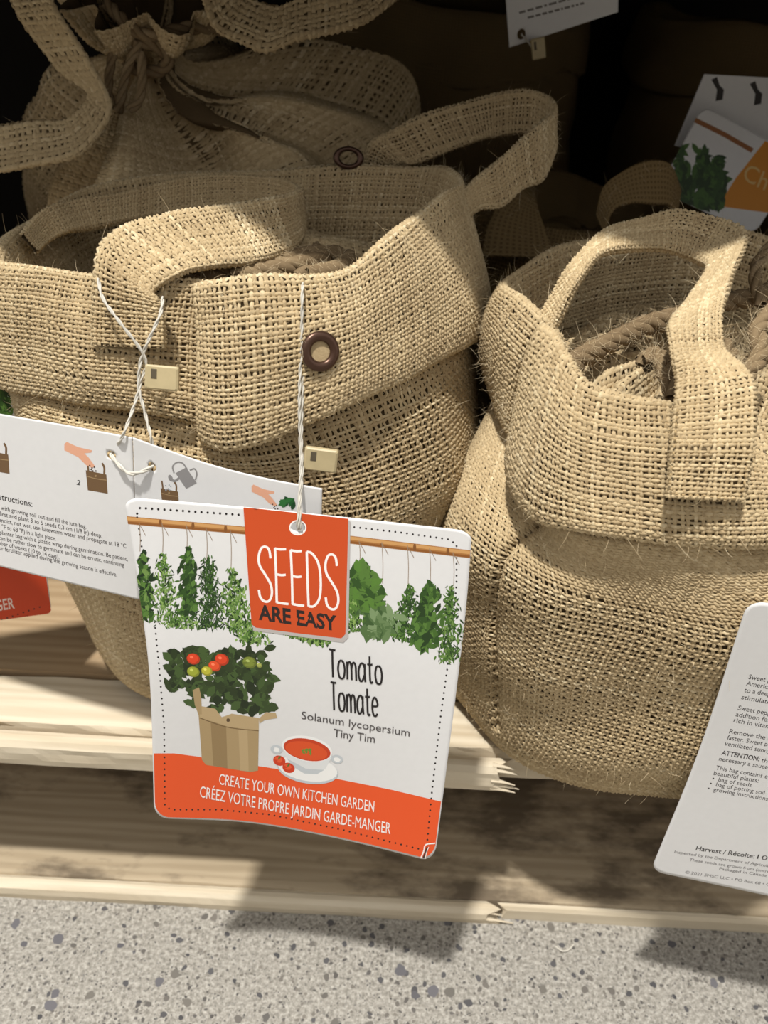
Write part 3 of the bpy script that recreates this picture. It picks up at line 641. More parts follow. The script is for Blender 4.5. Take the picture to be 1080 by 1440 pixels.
back_bag('dim brown jute bag seen behind the upright handle of the tomato bag', 11.2, 49.5, 7.8, 7.0, 27.5, (.0, .05), 101, mats=('shaded_jute',),
         straps=[([(676, 360, 41), (684, 320, 41.5), (700, 290, 42), (730, 270, 42.5), (748, 262, 43.5)], [(780, 362, 41), (772, 335, 41.5), (764, 310, 42), (754, 285, 42.5), (750, 270, 43.5)]),
                 ([(838, 300, 40), (848, 262, 40.2), (880, 238, 40.6), (915, 226, 41), (942, 232, 41.4), (955, 268, 41.8)], [(850, 330, 39.6), (862, 296, 39.8), (888, 286, 40.1), (918, 288, 40.4), (940, 290, 40.8), (950, 310, 41)])])
back_bag('dark jute bag in the shade at the upper right, behind the grey leaflet', 30.5, 51, 8.5, 7.5, 29.5, (0, .05), 111, mats=('shaded_jute',))
back_bag('tan jute bag at the right frame edge behind the front right bag', 24.2, 37.6, 5.6, 4.5, 28.6, (.02, .0), 121, pitch=.2)
back_bag('shaded jute bag low at the left edge behind the tomato bag', -30, 40, 7.5, 5.5, 27.5, (.02, .0), 131, mats=('shaded_jute',))
back_bag('darkest jute bag in the far row behind the gathered bag', 3, 70, 9.5, 8, 37, (0, 0), 141, mats=('shaded_jute',))
back_bag('darkest jute bag in the far row at the upper right corner', 27, 71, 10, 8, 36.5, (0, 0), 151, mats=('shaded_jute',))
#TAGS
# ------------------------------------------------------------------ printed cards
def srgb(r, g, b):
    f = lambda c: (c/255/12.92) if c/255 <= .04045 else ((c/255+.055)/1.055)**2.4
    return (f(r), f(g), f(b))
class Card:
    """a bent paper card through rows of (left point ... right point); (u, v) with v downwards"""
    def __init__(self, rows, name, parent, hole=None, hole_r=.2, corner=.35, nu=96, nv=96, corners='abcd', mat='card'):
        self.C = cr(np.swapaxes(cr(np.swapaxes(np.array(rows, float), 0, 1), 81, False), 0, 1), 81, False)
        self.parent = parent
        self.N = normals(self.C, False)
        if (self.N*(CAM-self.C)).sum() < 0: self.N = -self.N
        W = np.linalg.norm(self.C[40, 1:]-self.C[40, :-1], axis=1).sum(); H = np.linalg.norm(self.C[1:, 40]-self.C[:-1, 40], axis=1).sum()
        self.W, self.H = W, H
        u, v = np.meshgrid(np.linspace(0, 1, nu), np.linspace(0, 1, nv)); x, y = u*W, v*H
        for key, cx_, cy_, sx, sy in (('a', corner, corner, -1, -1), ('b', W-corner, corner, 1, -1), ('c', W-corner, H-corner, 1, 1), ('d', corner, H-corner, -1, 1)):
            if key not in corners: continue
            dx, dy = (x-cx_)*sx, (y-cy_)*sy; k = (dx > 0) & (dy > 0); m = np.maximum(dx, dy); r = np.hypot(dx, dy)+1e-9
            s = np.where(k, m/r, 1.); x = np.where(k, cx_+dx*sx*s, x); y = np.where(k, cy_+dy*sy*s, y)
        F = grid_faces(nv, nu, False); xf, yf = x.ravel().copy(), y.ravel().copy()
        for h in (hole or []):
            hx, hy = self.inv(np.array([h]))[0]*np.array([W, H])
            d = np.hypot(xf-hx, yf-hy); cxm = xf[F].mean(1); cym = yf[F].mean(1)
            keep = np.hypot(cxm-hx, cym-hy) > hole_r; inner = F[~keep].ravel(); F = F[keep]
            ids = np.intersect1d(np.unique(F.ravel()), np.unique(inner)) if len(inner) else []
            for i in ids:
                a = math.atan2(yf[i]-hy, xf[i]-hx); xf[i], yf[i] = hx+hole_r*math.cos(a), hy+hole_r*math.sin(a)
        V = self.P(np.stack([xf/W, yf/H], 1))
        self.obj = mesh(name, V, F, mat, parent)
        md = self.obj.modifiers.new('paper', 'SOLIDIFY'); md.thickness = .0003; md.offset = 0 
        self.inks = {}; self.layer = 0.; self.bump = True
    def P(self, uv, off=0.):
        uv = np.asarray(uv, float); p = samp(self.C, uv[..., 0], uv[..., 1], False)
        if np.any(off): n = samp(self.N, uv[..., 0], uv[..., 1], False); p = p+n*np.asarray(off)[..., None] if np.ndim(off) else p+n*off
        return p
    def inv(self, px):
        """photograph position -> place on the card"""
        px = np.asarray(px, float); A = proj(self.C[::8, ::8].reshape(-1, 3)); g = np.linspace(0, 1, 11); uu, vv = np.meshgrid(g, g); B = np.stack([uu.ravel(), vv.ravel()], 1)
        X = np.concatenate([A, np.ones((len(A), 1))], 1); co = np.linalg.lstsq(X, B, rcond=None)[0]
        uv = np.clip(np.concatenate([px, np.ones((len(px), 1))], 1)@co, 0, 1); e = 2e-3
        for _ in range(14):
            f = proj(self.P(uv))-px
            s0 = np.where(uv[:, 0] > .5, -e, e); s1 = np.where(uv[:, 1] > .5, -e, e)
            fu = (proj(self.P(uv+np.stack([s0, s0*0], 1)))-px-f)/s0[:, None]; fv = (proj(self.P(uv+np.stack([s1*0, s1], 1)))-px-f)/s1[:, None]
            det = fu[:, 0]*fv[:, 1]-fu[:, 1]*fv[:, 0]; det = np.where(np.abs(det) < 1e-6, 1e-6, det)
            du = (f[:, 0]*fv[:, 1]-f[:, 1]*fv[:, 0])/det; dv = (fu[:, 0]*f[:, 1]-fu[:, 1]*f[:, 0])/det
            uv = np.clip(uv-np.stack([du, dv], 1), 0, 1)
        return uv
    def add(self, part, pts, tris, color):
        lay = self.layer+(0 if self.bump else .6+float(r_.uniform(0, .3)) if self.bump is None else float(r_.uniform(0, 8)))
        if self.bump: self.layer += 1
        L = self.inks.setdefault(part, [[], [], [], [], 0])
        L[0].append(np.asarray(pts, float)); L[1].append(np.asarray(tris, int)+L[4]); L[2].append(np.tile(np.array(color, float), (len(pts), 1))); L[3].append(np.full(len(pts), lay)); L[4] += len(pts)
    def poly(self, part, pts, color, maxe=6, hole=None):
        pts = [(float(a), float(b)) for a, b in pts]
        loops = [[Vector((a, b, 0)) for a, b in pts]]
        if hole: loops.append([Vector((float(a), float(b), 0)) for a, b in hole]); pts = pts+[(float(a), float(b)) for a, b in hole]
        T = [tuple(t) for t in tessellate_polygon(loops)]
        V = list(pts); cache = {}
        def mid(a, b):
            k = (min(a, b), max(a, b))
            if k not in cache: V.append(((V[a][0]+V[b][0])/2, (V[a][1]+V[b][1])/2)); cache[k] = len(V)-1
            return cache[k]
        dist = lambda a, b: math.hypot(V[a][0]-V[b][0], V[a][1]-V[b][1])
        out, st = [], list(T)
        while st:
            a, b, c = st.pop(); e = sorted([(dist(a, b), a, b, c), (dist(b, c), b, c, a), (dist(c, a), c, a, b)], reverse=True)[0]
            if e[0] > maxe: m = mid(e[1], e[2]); st += [(e[1], m, e[3]), (m, e[2], e[3])]
            else: out.append((a, b, c))
        self.add(part, V, out, color)
    def dot(self, part, c, r, color, ry=None, rot=0., n=14):
        ry = ry or r; a = np.arange(n)/n*2*math.pi; x, y = r*np.cos(a), ry*np.sin(a)
        if r > 12: return self.poly(part, list(zip(c[0]+x*math.cos(rot)-y*math.sin(rot), c[1]+x*math.sin(rot)+y*math.cos(rot))), color)
        V = np.vstack([[c], np.stack([c[0]+x*math.cos(rot)-y*math.sin(rot), c[1]+x*math.sin(rot)+y*math.cos(rot)], 1)])
        self.add(part, V, [(0, 1+k, 1+(k+1) % n) for k in range(n)], color)
    def stroke(self, part, pts, wd, color, smooth=0):
        p = np.array(pts, float)
        if smooth: p = cr(np.concatenate([p, np.zeros((len(p), 1))], 1), smooth, False)[:, :2]
        t = np.gradient(p, axis=0); t /= np.linalg.norm(t, axis=1, keepdims=True)+1e-9; nn = np.stack([-t[:, 1], t[:, 0]], 1)*wd/2
        V = np.concatenate([p+nn, p-nn]); k = len(p)
        b0 = self.bump; self.bump = None; self.add(part, V, [f for i in range(k-1) for f in ((i, i+1, k+i), (i+1, k+i+1, k+i))], color); self.bump = b0
    def dots(self, part, pts, gap, r, color):
        p = np.array(pts, float); s = np.concatenate([[0], np.cumsum(np.linalg.norm(np.diff(p, axis=0), axis=1))])
        b0 = self.bump; self.bump = False
        for t in np.arange(0, s[-1], gap): self.dot(part, (np.interp(t, s, p[:, 0]), np.interp(t, s, p[:, 1])), r, color, n=8)
        self.bump = b0; self.layer += 1
    def leaf(self, part, c, L, wd, ang, color):
        a = np.array([(-.5, 0), (-.25, .38), (.1, .45), (.5, 0), (.1, -.45), (-.25, -.38)])*np.array([L, wd]); co, si = math.cos(ang), math.sin(ang)
        V = np.stack([c[0]+a[:, 0]*co-a[:, 1]*si, c[1]+a[:, 0]*si+a[:, 1]*co], 1); b0 = self.bump; self.bump = False; self.add(part, V, [(0, 1, 5), (1, 2, 4), (1, 4, 5), (2, 3, 4)], color); self.bump = b0
    def text(self, part, s, p0, p1, cap, color, up=None, bold=0., shear=0., width=None):
        """lettering on a baseline p0 -> p1 (photo positions); cap = capital height"""
        me, V0 = glyphs(s, bold); V = V0[0].copy()
        x0, x1 = V[:, 0].min(), V[:, 0].max()
        e = (np.array(p1, float)-p0); L = np.linalg.norm(e) if width is None else width; e /= np.linalg.norm(e)
        up = np.array((e[1], -e[0])) if up is None else np.array(up, float)/np.linalg.norm(up)
        X = (V[:, 0]-x0)/(x1-x0)*L; Y = V[:, 1]/CAPH*cap
        Q = np.array(p0, float)+e*(X+shear*Y)[:, None]+up*Y[:, None]
        b0 = self.bump; self.bump = None; self.add(part, Q, V0[1], color); self.bump = b0
    def finish(self):
        for part, (V, T, C, L, _) in self.inks.items():
            V = np.concatenate(V); uv = self.inv(V); off = .0178+.00013*np.concatenate(L)
            o = mesh(part, self.P(uv, off), np.concatenate(T), 'ink', self.obj, True, ink=np.concatenate(C)); tag(o, kind='stuff'); TRI[0] += len(o.data.polygons)
_gl = {}
def glyphs(s, bold=0.):
    k = (s, bold)
    if k not in _gl:
        c = bpy.data.curves.new('lettering', 'FONT'); c.body = s; c.offset = bold; c.resolution_u = 3; c.fill_mode = 'FRONT'
        o = bpy.data.objects.new('lettering', c); col.objects.link(o); bpy.context.view_layer.update()
        me = bpy.data.meshes.new_from_object(o.evaluated_get(bpy.context.evaluated_depsgraph_get()))
        V = np.array([v.co[:2] for v in me.vertices]); me.calc_loop_triangles(); T = np.array([t.vertices[:] for t in me.loop_triangles])
        col.objects.unlink(o); bpy.data.objects.remove(o); bpy.data.curves.remove(c); bpy.data.meshes.remove(me)
        _gl[k] = (V, T)
    return None, _gl[k]
CAPH = glyphs('H')[1][0][:, 1].max()
# thin hand-drawn letters, unit box (x 0..1, y 0 base .. 1 cap)
HAND = {
 'S': [[(.95, .80), (.86, .95), (.62, 1.0), (.30, .96), (.10, .80), (.16, .64), (.55, .48), (.90, .32), (.96, .15), (.75, .02), (.40, .0), (.12, .07), (.04, .2)]],
 'E': [[(.05, 1.0), (.07, .5), (.05, .0)], [(.03, .99), (.5, .985), (.95, 1)], [(.03, .01), (.5, .0), (1, 0)], [(.07, .52), (.5, .515), (.85, .53)]],
 'D': [[(.06, .0), (.05, .5), (.06, 1.0)], [(.06, 1.0), (.45, .97), (.85, .80), (.97, .5), (.85, .18), (.45, .02), (.06, .0)]],
 'T': [[(0, 1), (.5, .985), (1, .99)], [(.5, .98), (.48, .5), (.5, 0)]],
 'o': [[(.5, .66), (.2, .58), (.05, .33), (.2, .06), (.5, 0), (.8, .06), (.95, .33), (.8, .58), (.5, .66)]],
 'm': [[(.03, 0), (.04, .35), (.03, .64)], [(.04, .4), (.14, .58), (.3, .64), (.44, .55), (.48, .35), (.48, 0)], [(.48, .4), (.6, .58), (.76, .64), (.92, .55), (.96, .35), (.97, 0)]],
 'a': [[(.9, .5), (.7, .64), (.4, .64), (.1, .45), (.06, .2), (.25, .02), (.55, .04), (.85, .25)], [(.9, .65), (.88, .3), (.95, 0)]],
 't': [[(.45, .95), (.44, .5), (.46, .1), (.65, 0), (.95, .05)], [(.0, .66), (.5, .65), (.95, .67)]],
 'e': [[(.08, .34), (.9, .38), (.85, .55), (.5, .67), (.15, .55), (.05, .3), (.2, .06), (.55, 0), (.9, .1)]]}
def hand(card, part, s, p0, p1, upv, widths, wd, color):
    p0, p1, upv = (np.array(q, float) for q in (p0, p1, upv)); tot = sum(widths); x = 0.; gap = .26*tot/len(s)
    scale = 1/(tot+gap*(len(s)-1))
    for ch, w_ in zip(s, widths):
        for st in HAND[ch]:
            q = [p0+(p1-p0)*((x+w_*a)*scale)+upv*b for a, b in st]
            corner = ch in 'ET' and len(st) > 3
            card.stroke(part, q if corner else q, wd, color, 0 if corner else len(st)*5)
        x += w_+gap
WHITE, BLACK, ORANGE = srgb(248, 244, 240), srgb(36, 32, 32), srgb(233, 88, 38)
ORANGE2 = srgb(204, 80, 36)
GREENS = [srgb(*c) for c in ((50, 80, 34), (68, 102, 42), (38, 62, 28), (86, 122, 54), (112, 142, 74), (30, 50, 26))]
r_ = np.random.default_rng(99)
def bunch(card, part, top, bot, w0, w1, n, Lr, wr, greens=GREENS, hang=1.):
    for k in range(int(n*2.1)):
        t = r_.uniform(0, 1)**.8; w_ = (w0+(w1-w0)*math.sin(min(1, t*1.25)*math.pi/2))
        c = (top[0]+(bot[0]-top[0])*t+r_.normal(0, .42)*w_, top[1]+(bot[1]-top[1])*t+r_.normal(0, 2))
        card.leaf(part, c, r_.uniform(*Lr), r_.uniform(*wr), math.pi/2*hang+r_.normal(0, .75), greens[r_.integers(len(greens))])
def twine(name, pts, rad, parent, strands=2, mat='cord', tpc=1.2):
    P = cr(np.array(pts, float), len(pts)*10, False); V, F, T = rope_vf(P, rad, tpc, strands, 6); return mesh(name, V, F, mat, parent)
def lock(c, ax, up, w_, h_, t_, parent):
    """small beige plastic fastener with a slot"""
    c, ax, up = (np.array(q, float) for q in (c, ax, up)); ax /= np.linalg.norm(ax); up -= ax*(up@ax); up /= np.linalg.norm(up); n = np.cross(ax, up)
    if n@(CAM-c) < 0: n = -n
    def box(cc, a, b, d, bev):
        pr = [(-a+bev, -b), (a-bev, -b), (a, -b+bev), (a, b-bev), (a-bev, b), (-a+bev, b), (-a, b-bev), (-a, -b+bev)]
        rings = [(1-.12, -d), (1, -d+bev), (1, d-bev), (1-.12, d)]
        V = [cc+ax*x*s+up*y*s+n*z for s, z in rings for x, y in pr]+[cc-n*d, cc+n*d]
        F = grid_faces(4, 8, True); k = np.arange(8)
        T = np.concatenate([np.stack([np.full(8, 32), (k+1) % 8, k], 1), np.stack([np.full(8, 33), 24+k, 24+(k+1) % 8], 1)])
        return V, [F, T]
    V, F = box(c, w_/2, h_/2, t_/2, .04); o = mesh('fastener', V, F, 'lock', parent, False)
    V, F = box(c-ax*w_*.22+up*h_*.15+n*(t_/2), w_*.085, h_*.2, .012, .004); mesh('slot', V, F, 'lock_dark', o, False)
    return o

# ---- the tomato seed tag
seed = tag(empty('seed_tag', U(415, 1150, 20)), 'square white and orange tomato seed tag reading SEEDS ARE EASY, hanging in the centre', 'tag', 'printed seed tags')
Lp = [(174, 699, 20.7), (195, 828, 20.1), (211, 960, 19.5), (217, 1150, 18.9)]
Rp = [(664, 747, 20.3), (655, 858, 19.8), (640, 985, 19.2), (611, 1212, 18.2)]
rows = []
for (a, b), bow in zip(zip(Lp, Rp), (.10, .10, .2, .42)):
    A, B = U(*a), U(*b); rows.append([A, A*.67+B*.33+np.array([0, bow, 0]), A*.33+B*.67+np.array([0, bow*.8, 0]), B])
cs = Card(rows, 'card', seed, hole=[(419, 741)], hole_r=.235, corner=.5)
c = cs
band = [(217, 1059), (245, 1059), (275, 1063), (320, 1071), (372, 1078), (420, 1086), (475, 1095), (550, 1110), (622, 1127)]
corner = cs.C[-1]
pb = proj(cs.C[80, ::4]); pl_ = proj(cs.C[58:80:3, 0]); 
# orange foot of the tag: down to just inside the card edge
foot = []
uvb = c.inv(np.array(band)); 
e = .004
def edge_path():
    pts = []
    W, H, k = c.W, c.H, .5
    for t in np.linspace(0, 1, 7): pts.append((1-e, uvb[-1, 1]+(1-k/H-uvb[-1, 1])*t))
    for a in np.linspace(0, math.pi/2, 8)[1:]: pts.append((1-e-(k/W)*(1-math.cos(a)), 1-e-(k/H)*(1-math.sin(a))))
    for t in np.linspace(1-k/W, k/W, 22)[1:]: pts.append((t, 1-e))
    for a in np.linspace(0, math.pi/2, 8)[1:]: pts.append((e+(k/W)*(1-math.sin(a)), 1-e-(k/H)*(1-math.cos(a))))
    for t in np.linspace(1-k/H, uvb[0, 1], 7)[1:]: pts.append((e, t))
    return proj(c.P(np.array(pts)))
c.poly('printed_picture', [tuple(q) for q in band[:-1]]+[tuple(q) for q in edge_path()], ORANGE)
c.dots('printed_picture', [(193, 722), (197, 714), (343, 724)], 8.7, 1.7, BLACK); c.dots('printed_picture', [(193, 727), (200, 772), (217, 868), (225, 949), (231, 1022), (232, 1132), (240, 1138), (310, 1138), (380, 1145), (480, 1166), (592, 1194)], 8.3, 1.35, BLACK)
c.dots('printed_picture', [(490, 740), (560, 748), (630, 758), (642, 765), (642, 822), (630, 932), (620, 1005), (607, 1117), (601, 1182)], 8.3, 1.4, BLACK)
for (a, b) in (((178, 731), (348, 746)), ((488, 758), (661, 779))):
    dx = b[0]-a[0]
    for k, (o_, w_, cc) in enumerate(((0, 11, (170, 116, 62)), (-2.2, 4.5, (204, 154, 96)), (3.4, 3, (140, 88, 42)))):
        c.layer += 1
        c.stroke('printed_picture', [(a[0], a[1]+o_), ((a[0]+b[0])/2, (a[1]+b[1])/2+o_), (b[0], b[1]+o_)], w_, srgb(*cc), 14)
    for t in (.28, .55, .82): c.dot('printed_picture', (a[0]+dx*t, a[1]+(b[1]-a[1])*t), 2.2, srgb(130, 84, 44), 5.5)
for x, y0, y1 in ((196, 735, 775), (228, 735, 776), (262, 737, 774), (290, 742, 788), (324, 745, 800), (505, 760, 792), (537, 762, 820), (573, 766, 822), (604, 770, 822), (637, 776, 824)):
    c.stroke('printed_picture', [(x, y0), (x+1.5, (y0+y1)/2), (x+1, y1)], .9, srgb(150, 130, 110), 8); c.stroke('printed_picture', [(x, y0+2), (x+5, y0+10), (x+9, y0+18)], .8, srgb(140, 118, 96), 8)
LIGHT = GREENS[1:5]+[srgb(138, 170, 92)]
bunch(c, 'printed_picture', (202, 776), (205, 872), 4, 13, 70, (9, 18), (4, 8))
bunch(c, 'printed_picture', (228, 776), (236, 880), 4, 22, 170, (5, 10), (1.5, 3), LIGHT)
bunch(c, 'printed_picture', (265, 772), (266, 866), 3, 17, 80, (9, 17), (4, 7), GREENS[:4])
bunch(c, 'printed_picture', (293, 786), (296, 882), 9, 23, 230, (6, 12), (1.4, 2.6), [GREENS[0], GREENS[2], GREENS[5], GREENS[1]])
bunch(c, 'printed_picture', (327, 800), (334, 884), 8, 24, 170, (5, 9), (2, 4), LIGHT)
bunch(c, 'printed_picture', (252, 868), (262, 882), 24, 40, 70, (4, 8), (1.5, 3), LIGHT)
bunch(c, 'printed_picture', (345, 878), (358, 904), 20, 24, 90, (4, 9), (2, 4), LIGHT)
bunch(c, 'printed_picture', (395, 885), (455, 905), 22, 14, 80, (4, 8), (2, 4), LIGHT)
bunch(c, 'printed_picture', (508, 795), (517, 858), 12, 30, 75, (14, 26), (8, 13), [GREENS[0], GREENS[1], GREENS[3], srgb(88, 128, 52)])
bunch(c, 'printed_picture', (526, 850), (536, 893), 22, 24, 40, (16, 28), (9, 13), [srgb(104, 130, 84), srgb(84, 112, 66), srgb(62, 90, 48), srgb(124, 148, 104)])
bunch(c, 'printed_picture', (500, 845), (497, 888), 10, 12, 60, (4, 8), (2, 4), LIGHT)
bunch(c, 'printed_picture', (577, 824), (568, 900), 4, 22, 130, (5, 10), (2, 4), GREENS[:4])
bunch(c, 'printed_picture', (605, 822), (596, 912), 6, 22, 95, (11, 20), (5, 9), [GREENS[0], GREENS[1], GREENS[3], GREENS[2]])
bunch(c, 'printed_picture', (634, 826), (631, 930), 4, 20, 190, (5, 11), (1.5, 3.5), GREENS[:5])
c.layer += 9
# the plant in its bag
DK = [srgb(44, 58, 30), srgb(56, 74, 38), srgb(36, 48, 26), srgb(68, 90, 46), srgb(50, 64, 34)]
for (x, y, sx, sy, n) in ((255, 930, 20, 16, 24), (250, 955, 14, 14, 12), (285, 925, 22, 14, 22), (330, 930, 26, 16, 26), (362, 925, 18, 16, 16), (300, 955, 30, 18, 34), (345, 960, 28, 24, 36), (370, 975, 14, 22, 16), (320, 985, 26, 14, 24), (273, 975, 8, 16, 12), (362, 992, 14, 9, 12)):
    for k in range(n): c.leaf('printed_picture', (x+r_.uniform(-1, 1)*sx, y+r_.uniform(-1, 1)*sy), r_.uniform(14, 26), r_.uniform(9, 16), r_.uniform(0, 6.28), DK[r_.integers(5)])
c.layer += 9
KR = srgb(172, 148, 108); KR2 = srgb(150, 126, 88); KR3 = srgb(186, 162, 122)
c.poly('printed_picture', [(279, 1000), (364, 1022), (363, 1083), (352, 1085), (290, 1075), (284, 1068)], KR)
c.poly('printed_picture', [(296, 1008), (318, 1014), (320, 1080), (300, 1076)], KR2); c.poly('printed_picture', [(335, 1018), (348, 1021), (350, 1084), (338, 1083)], KR3)
c.poly('printed_picture', [(280, 992), (303, 996), (312, 1008), (326, 1003), (364, 1009), (364, 1026), (320, 1021), (281, 1008)], KR3)
c.poly('printed_picture', [(271, 970), (280, 966), (283, 978), (284, 1004), (279, 1004), (274, 990)], KR); c.poly('printed_picture', [(364, 1010), (374, 1001), (388, 1002), (390, 1009), (372, 1012), (365, 1017)], KR3)
c.stroke('printed_picture', [(281, 1009), (320, 1022), (364, 1027)], 1.2, srgb(118, 96, 64), 10); c.dot('printed_picture', (321, 1012), 2.6, srgb(92, 74, 52))
for x, y, r0, cc in ((272, 926, 9.5, (222, 70, 36)), (312, 927, 10, (222, 70, 36)), (302, 936, 9, (232, 84, 44)), (272, 944, 9, (158, 168, 56)), (291, 943, 8, (190, 186, 60)), (351, 931, 10, (128, 142, 58)), (365, 935, 4, (170, 178, 90))):
    c.dot('printed_picture', (x, y), r0, srgb(*[v*.82 for v in cc]), r0*.82, .3, 20); c.dot('printed_picture', (x-.8, y-.8), r0*.82, srgb(*cc), r0*.66, .3, 18); c.dot('printed_picture', (x-2.4, y-2.4), r0*.28, srgb(*[min(255, v+50) for v in cc]), r0*.2, .3, 10)
# soup
G1, G2, G3 = srgb(222, 224, 224), srgb(196, 202, 206), srgb(240, 240, 238)
c.dot('printed_picture', (433, 1082), 43, G2, 19, .16, 36); c.dot('printed_picture', (433, 1080), 42, G3, 17.5, .16, 36)
for x, y in ((389, 1053), (474, 1067)): c.dot('printed_picture', (x, y), 8.5, G2, 6, .2, 20); c.dot('printed_picture', (x, y+.5), 5, G3, 3, .2, 16)
c.poly('printed_picture', [(398, 1042), (401, 1062), (410, 1076), (428, 1087), (446, 1088), (458, 1080), (466, 1066), (467, 1058), (432, 1050)], G1); c.poly('printed_picture', [(404, 1066), (411, 1077), (428, 1087), (446, 1088), (456, 1082), (430, 1080)], G2)
c.dot('printed_picture', (432, 1052), 36, G3, 17.5, .2, 36); c.dot('printed_picture', (432, 1053.5), 33.5, srgb(198, 64, 28), 15.2, .2, 36); c.dot('printed_picture', (431, 1055), 30, srgb(218, 82, 36), 12.5, .2, 30)
for k in range(9): c.leaf('printed_picture', (431+r_.uniform(-6, 6), 1056+r_.uniform(-3, 3)), 6, 3.5, r_.uniform(0, 6.28), srgb(104, 140, 52))
for x, y in ((393, 1069), (406, 1079)): c.dot('printed_picture', (x, y), 9, srgb(206, 62, 30), 7, .4, 18); c.dot('printed_picture', (x-1, y-1.5), 5.5, srgb(228, 92, 52), 4, .4, 14); c.leaf('printed_picture', (x, y-4), 7, 3, 2.2, srgb(88, 116, 50))
c.layer += 9
# the orange label with its lettering
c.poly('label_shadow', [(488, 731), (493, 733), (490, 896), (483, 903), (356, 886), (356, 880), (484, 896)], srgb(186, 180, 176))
oc = []
for k in range(22):
    a = k/22*2*math.pi; oc.append((419+10.6*math.cos(a), 741.5+9.4*math.sin(a)))
c.poly('orange_label', [(342.5, 712.5), (416, 720.5), (490, 729), (486, 891), (480, 897), (420, 890), (360, 882), (354, 877)], ORANGE2, hole=oc)
c.stroke('orange_label', [(419+11.2*math.cos(k/30*2*math.pi), 741.5+9.9*math.sin(k/30*2*math.pi)) for k in range(31)], 1.8, WHITE)
hand(c, 'lettering', 'SEEDS', (364, 844), (477, 857), (-2.5, -77), [.98, .86, .86, 1, .95], 3.3, WHITE)
c.text('lettering', 'ARE EASY', (364, 870), (474, 886), 20, srgb(44, 36, 34), up=(-.03, -1), bold=.034)
hand(c, 'lettering', 'Tomato', (464, 951), (538, 962), (-1, -39), [.8, .95, 1.2, .95, .72, .95], 2.7, BLACK)
hand(c, 'lettering', 'Tomate', (466, 997), (532, 1007), (-1, -39), [.8, .95, 1.2, .95, .72, .85], 2.7, BLACK)
c.text('lettering', 'Solanum lycopersium', (424, 1010), (576, 1035), 10.5, srgb(84, 80, 80), up=(.05, -1)); c.text('lettering', 'Tiny Tim', (469, 1035), (527, 1044), 11, srgb(84, 80, 80), up=(.05, -1))
c.text('lettering', 'CREATE YOUR OWN KITCHEN GARDEN', (308, 1102), (526, 1141), 15, WHITE, up=(.06, -1), bold=.0)
c.text('lettering', 'CRÉEZ VOTRE PROPRE JARDIN GARDE-MANGER', (281, 1120), (549, 1172), 15.5, WHITE, up=(.06, -1), bold=.0)
c.stroke('torn_corner', [(592, 1206), (596, 1196), (599, 1187), (612, 1185)], 1.8, WHITE, 16); c.stroke('torn_corner', [(595.5, 1206), (598.5, 1197), (601, 1190)], 2.2, srgb(70, 50, 44), 10); c.stroke('torn_corner', [(598, 1207), (600, 1198), (603, 1190)], 1, WHITE, 10)
c.finish()
hole = cs.P(cs.inv(np.array([(419, 741)])))[0]
sl = [toward(U(*q), d) for q, d in [((426, 399, 23.6), .25), ((425, 415, 23.2), .35), ((424, 470, 22.9), .35), ((421, 560, 22.2), .3), ((422, 620, 21.8), .25), ((423, 660, 21.4), .2), ((420, 712, 20.75), .12)]]
st = twine('string', sl+[hole+np.array([0, -.08, .05]), hole+np.array([0, .12, -.1])], .052, seed)
sl2 = [toward(U(*q), d) for q, d in [((440, 503, 22.75), .2), ((428, 520, 22.6), .3), ((425, 560, 22.3), .32), ((424, 620, 21.85), .3), ((425, 662, 21.45), .24), ((422, 712, 20.8), .16)]]
twine('string', sl2+[hole+np.array([.08, -.10, .06]), hole+np.array([.05, .1, -.1])], .05, seed)
lock(toward(U(451, 646, 21.7), .3), U(474, 649, 21.7)-U(428, 643, 21.7), U(451, 630, 21.75)-U(451, 646, 21.7), 1.0, .72, .2, st)

# ---- the open leaflet behind it
leaf_ = tag(empty('instruction_leaflet', U(190, 850, 21)), 'white folded instruction leaflet opened out at left, with planting pictures and small text', 'leaflet')
# left page and right page share the fold
pl1 = [[U(-170, 548, 24.2), U(-80, 566, 23.6), U(0, 582, 23.1), U(95, 598, 22.4), U(186, 615, 21.7)], [U(-150, 660, 24.0), U(-72, 676, 23.4), U(3, 690, 22.9), U(97, 708, 22.2), U(190, 728, 21.5)], [U(-130, 760, 23.8), U(-64, 779, 23.2), U(4, 797, 22.7), U(100, 820, 22.0), U(196, 843, 21.35)]]
cl = Card(pl1, 'left_page', leaf_, hole=[(157, 640)], hole_r=.17, corner=.05, corners='')
pr1 = [[U(187, 615, 21.7), U(240, 634, 21.7), U(300, 654, 21.55), U(372, 672, 21.3), U(453, 687, 21.0)], [U(191, 728, 21.5), U(243, 745, 21.45), U(302, 764, 21.35), U(372, 782, 21.1), U(451, 797, 20.9)], [U(197, 843, 21.35), U(247, 860, 21.3), U(304, 878, 21.2), U(372, 896, 21.0), U(448, 910, 20.8)]]
cr_ = Card(pr1, 'right_page', leaf_, hole=[(214, 656)], hole_r=.17, corner=.05, corners='')
GB, GB2, SKIN = srgb(112, 86, 58), srgb(160, 134, 96), srgb(228, 170, 140)
def pict_bag(c, x, y, s=1.):
    q = lambda pts: [(x+a*s, y+b*s) for a, b in pts]
    c.poly('pictures', q([(0, 0), (29, 6), (31, 33), (3, 28)]), GB); c.stroke('pictures', q([(.5, 8), (15, 12), (30, 14)]), 1.1*s, GB2, 8)
    c.stroke('pictures', q([(4, 2), (3, -6), (2, -12)]), 2.6*s, GB, 8); c.stroke('pictures', q([(26, 6), (26, -4), (23, -10)]), 2.8*s, GB, 8); c.dot('pictures', q([(14, 8)])[0], 1.5*s, GB2)
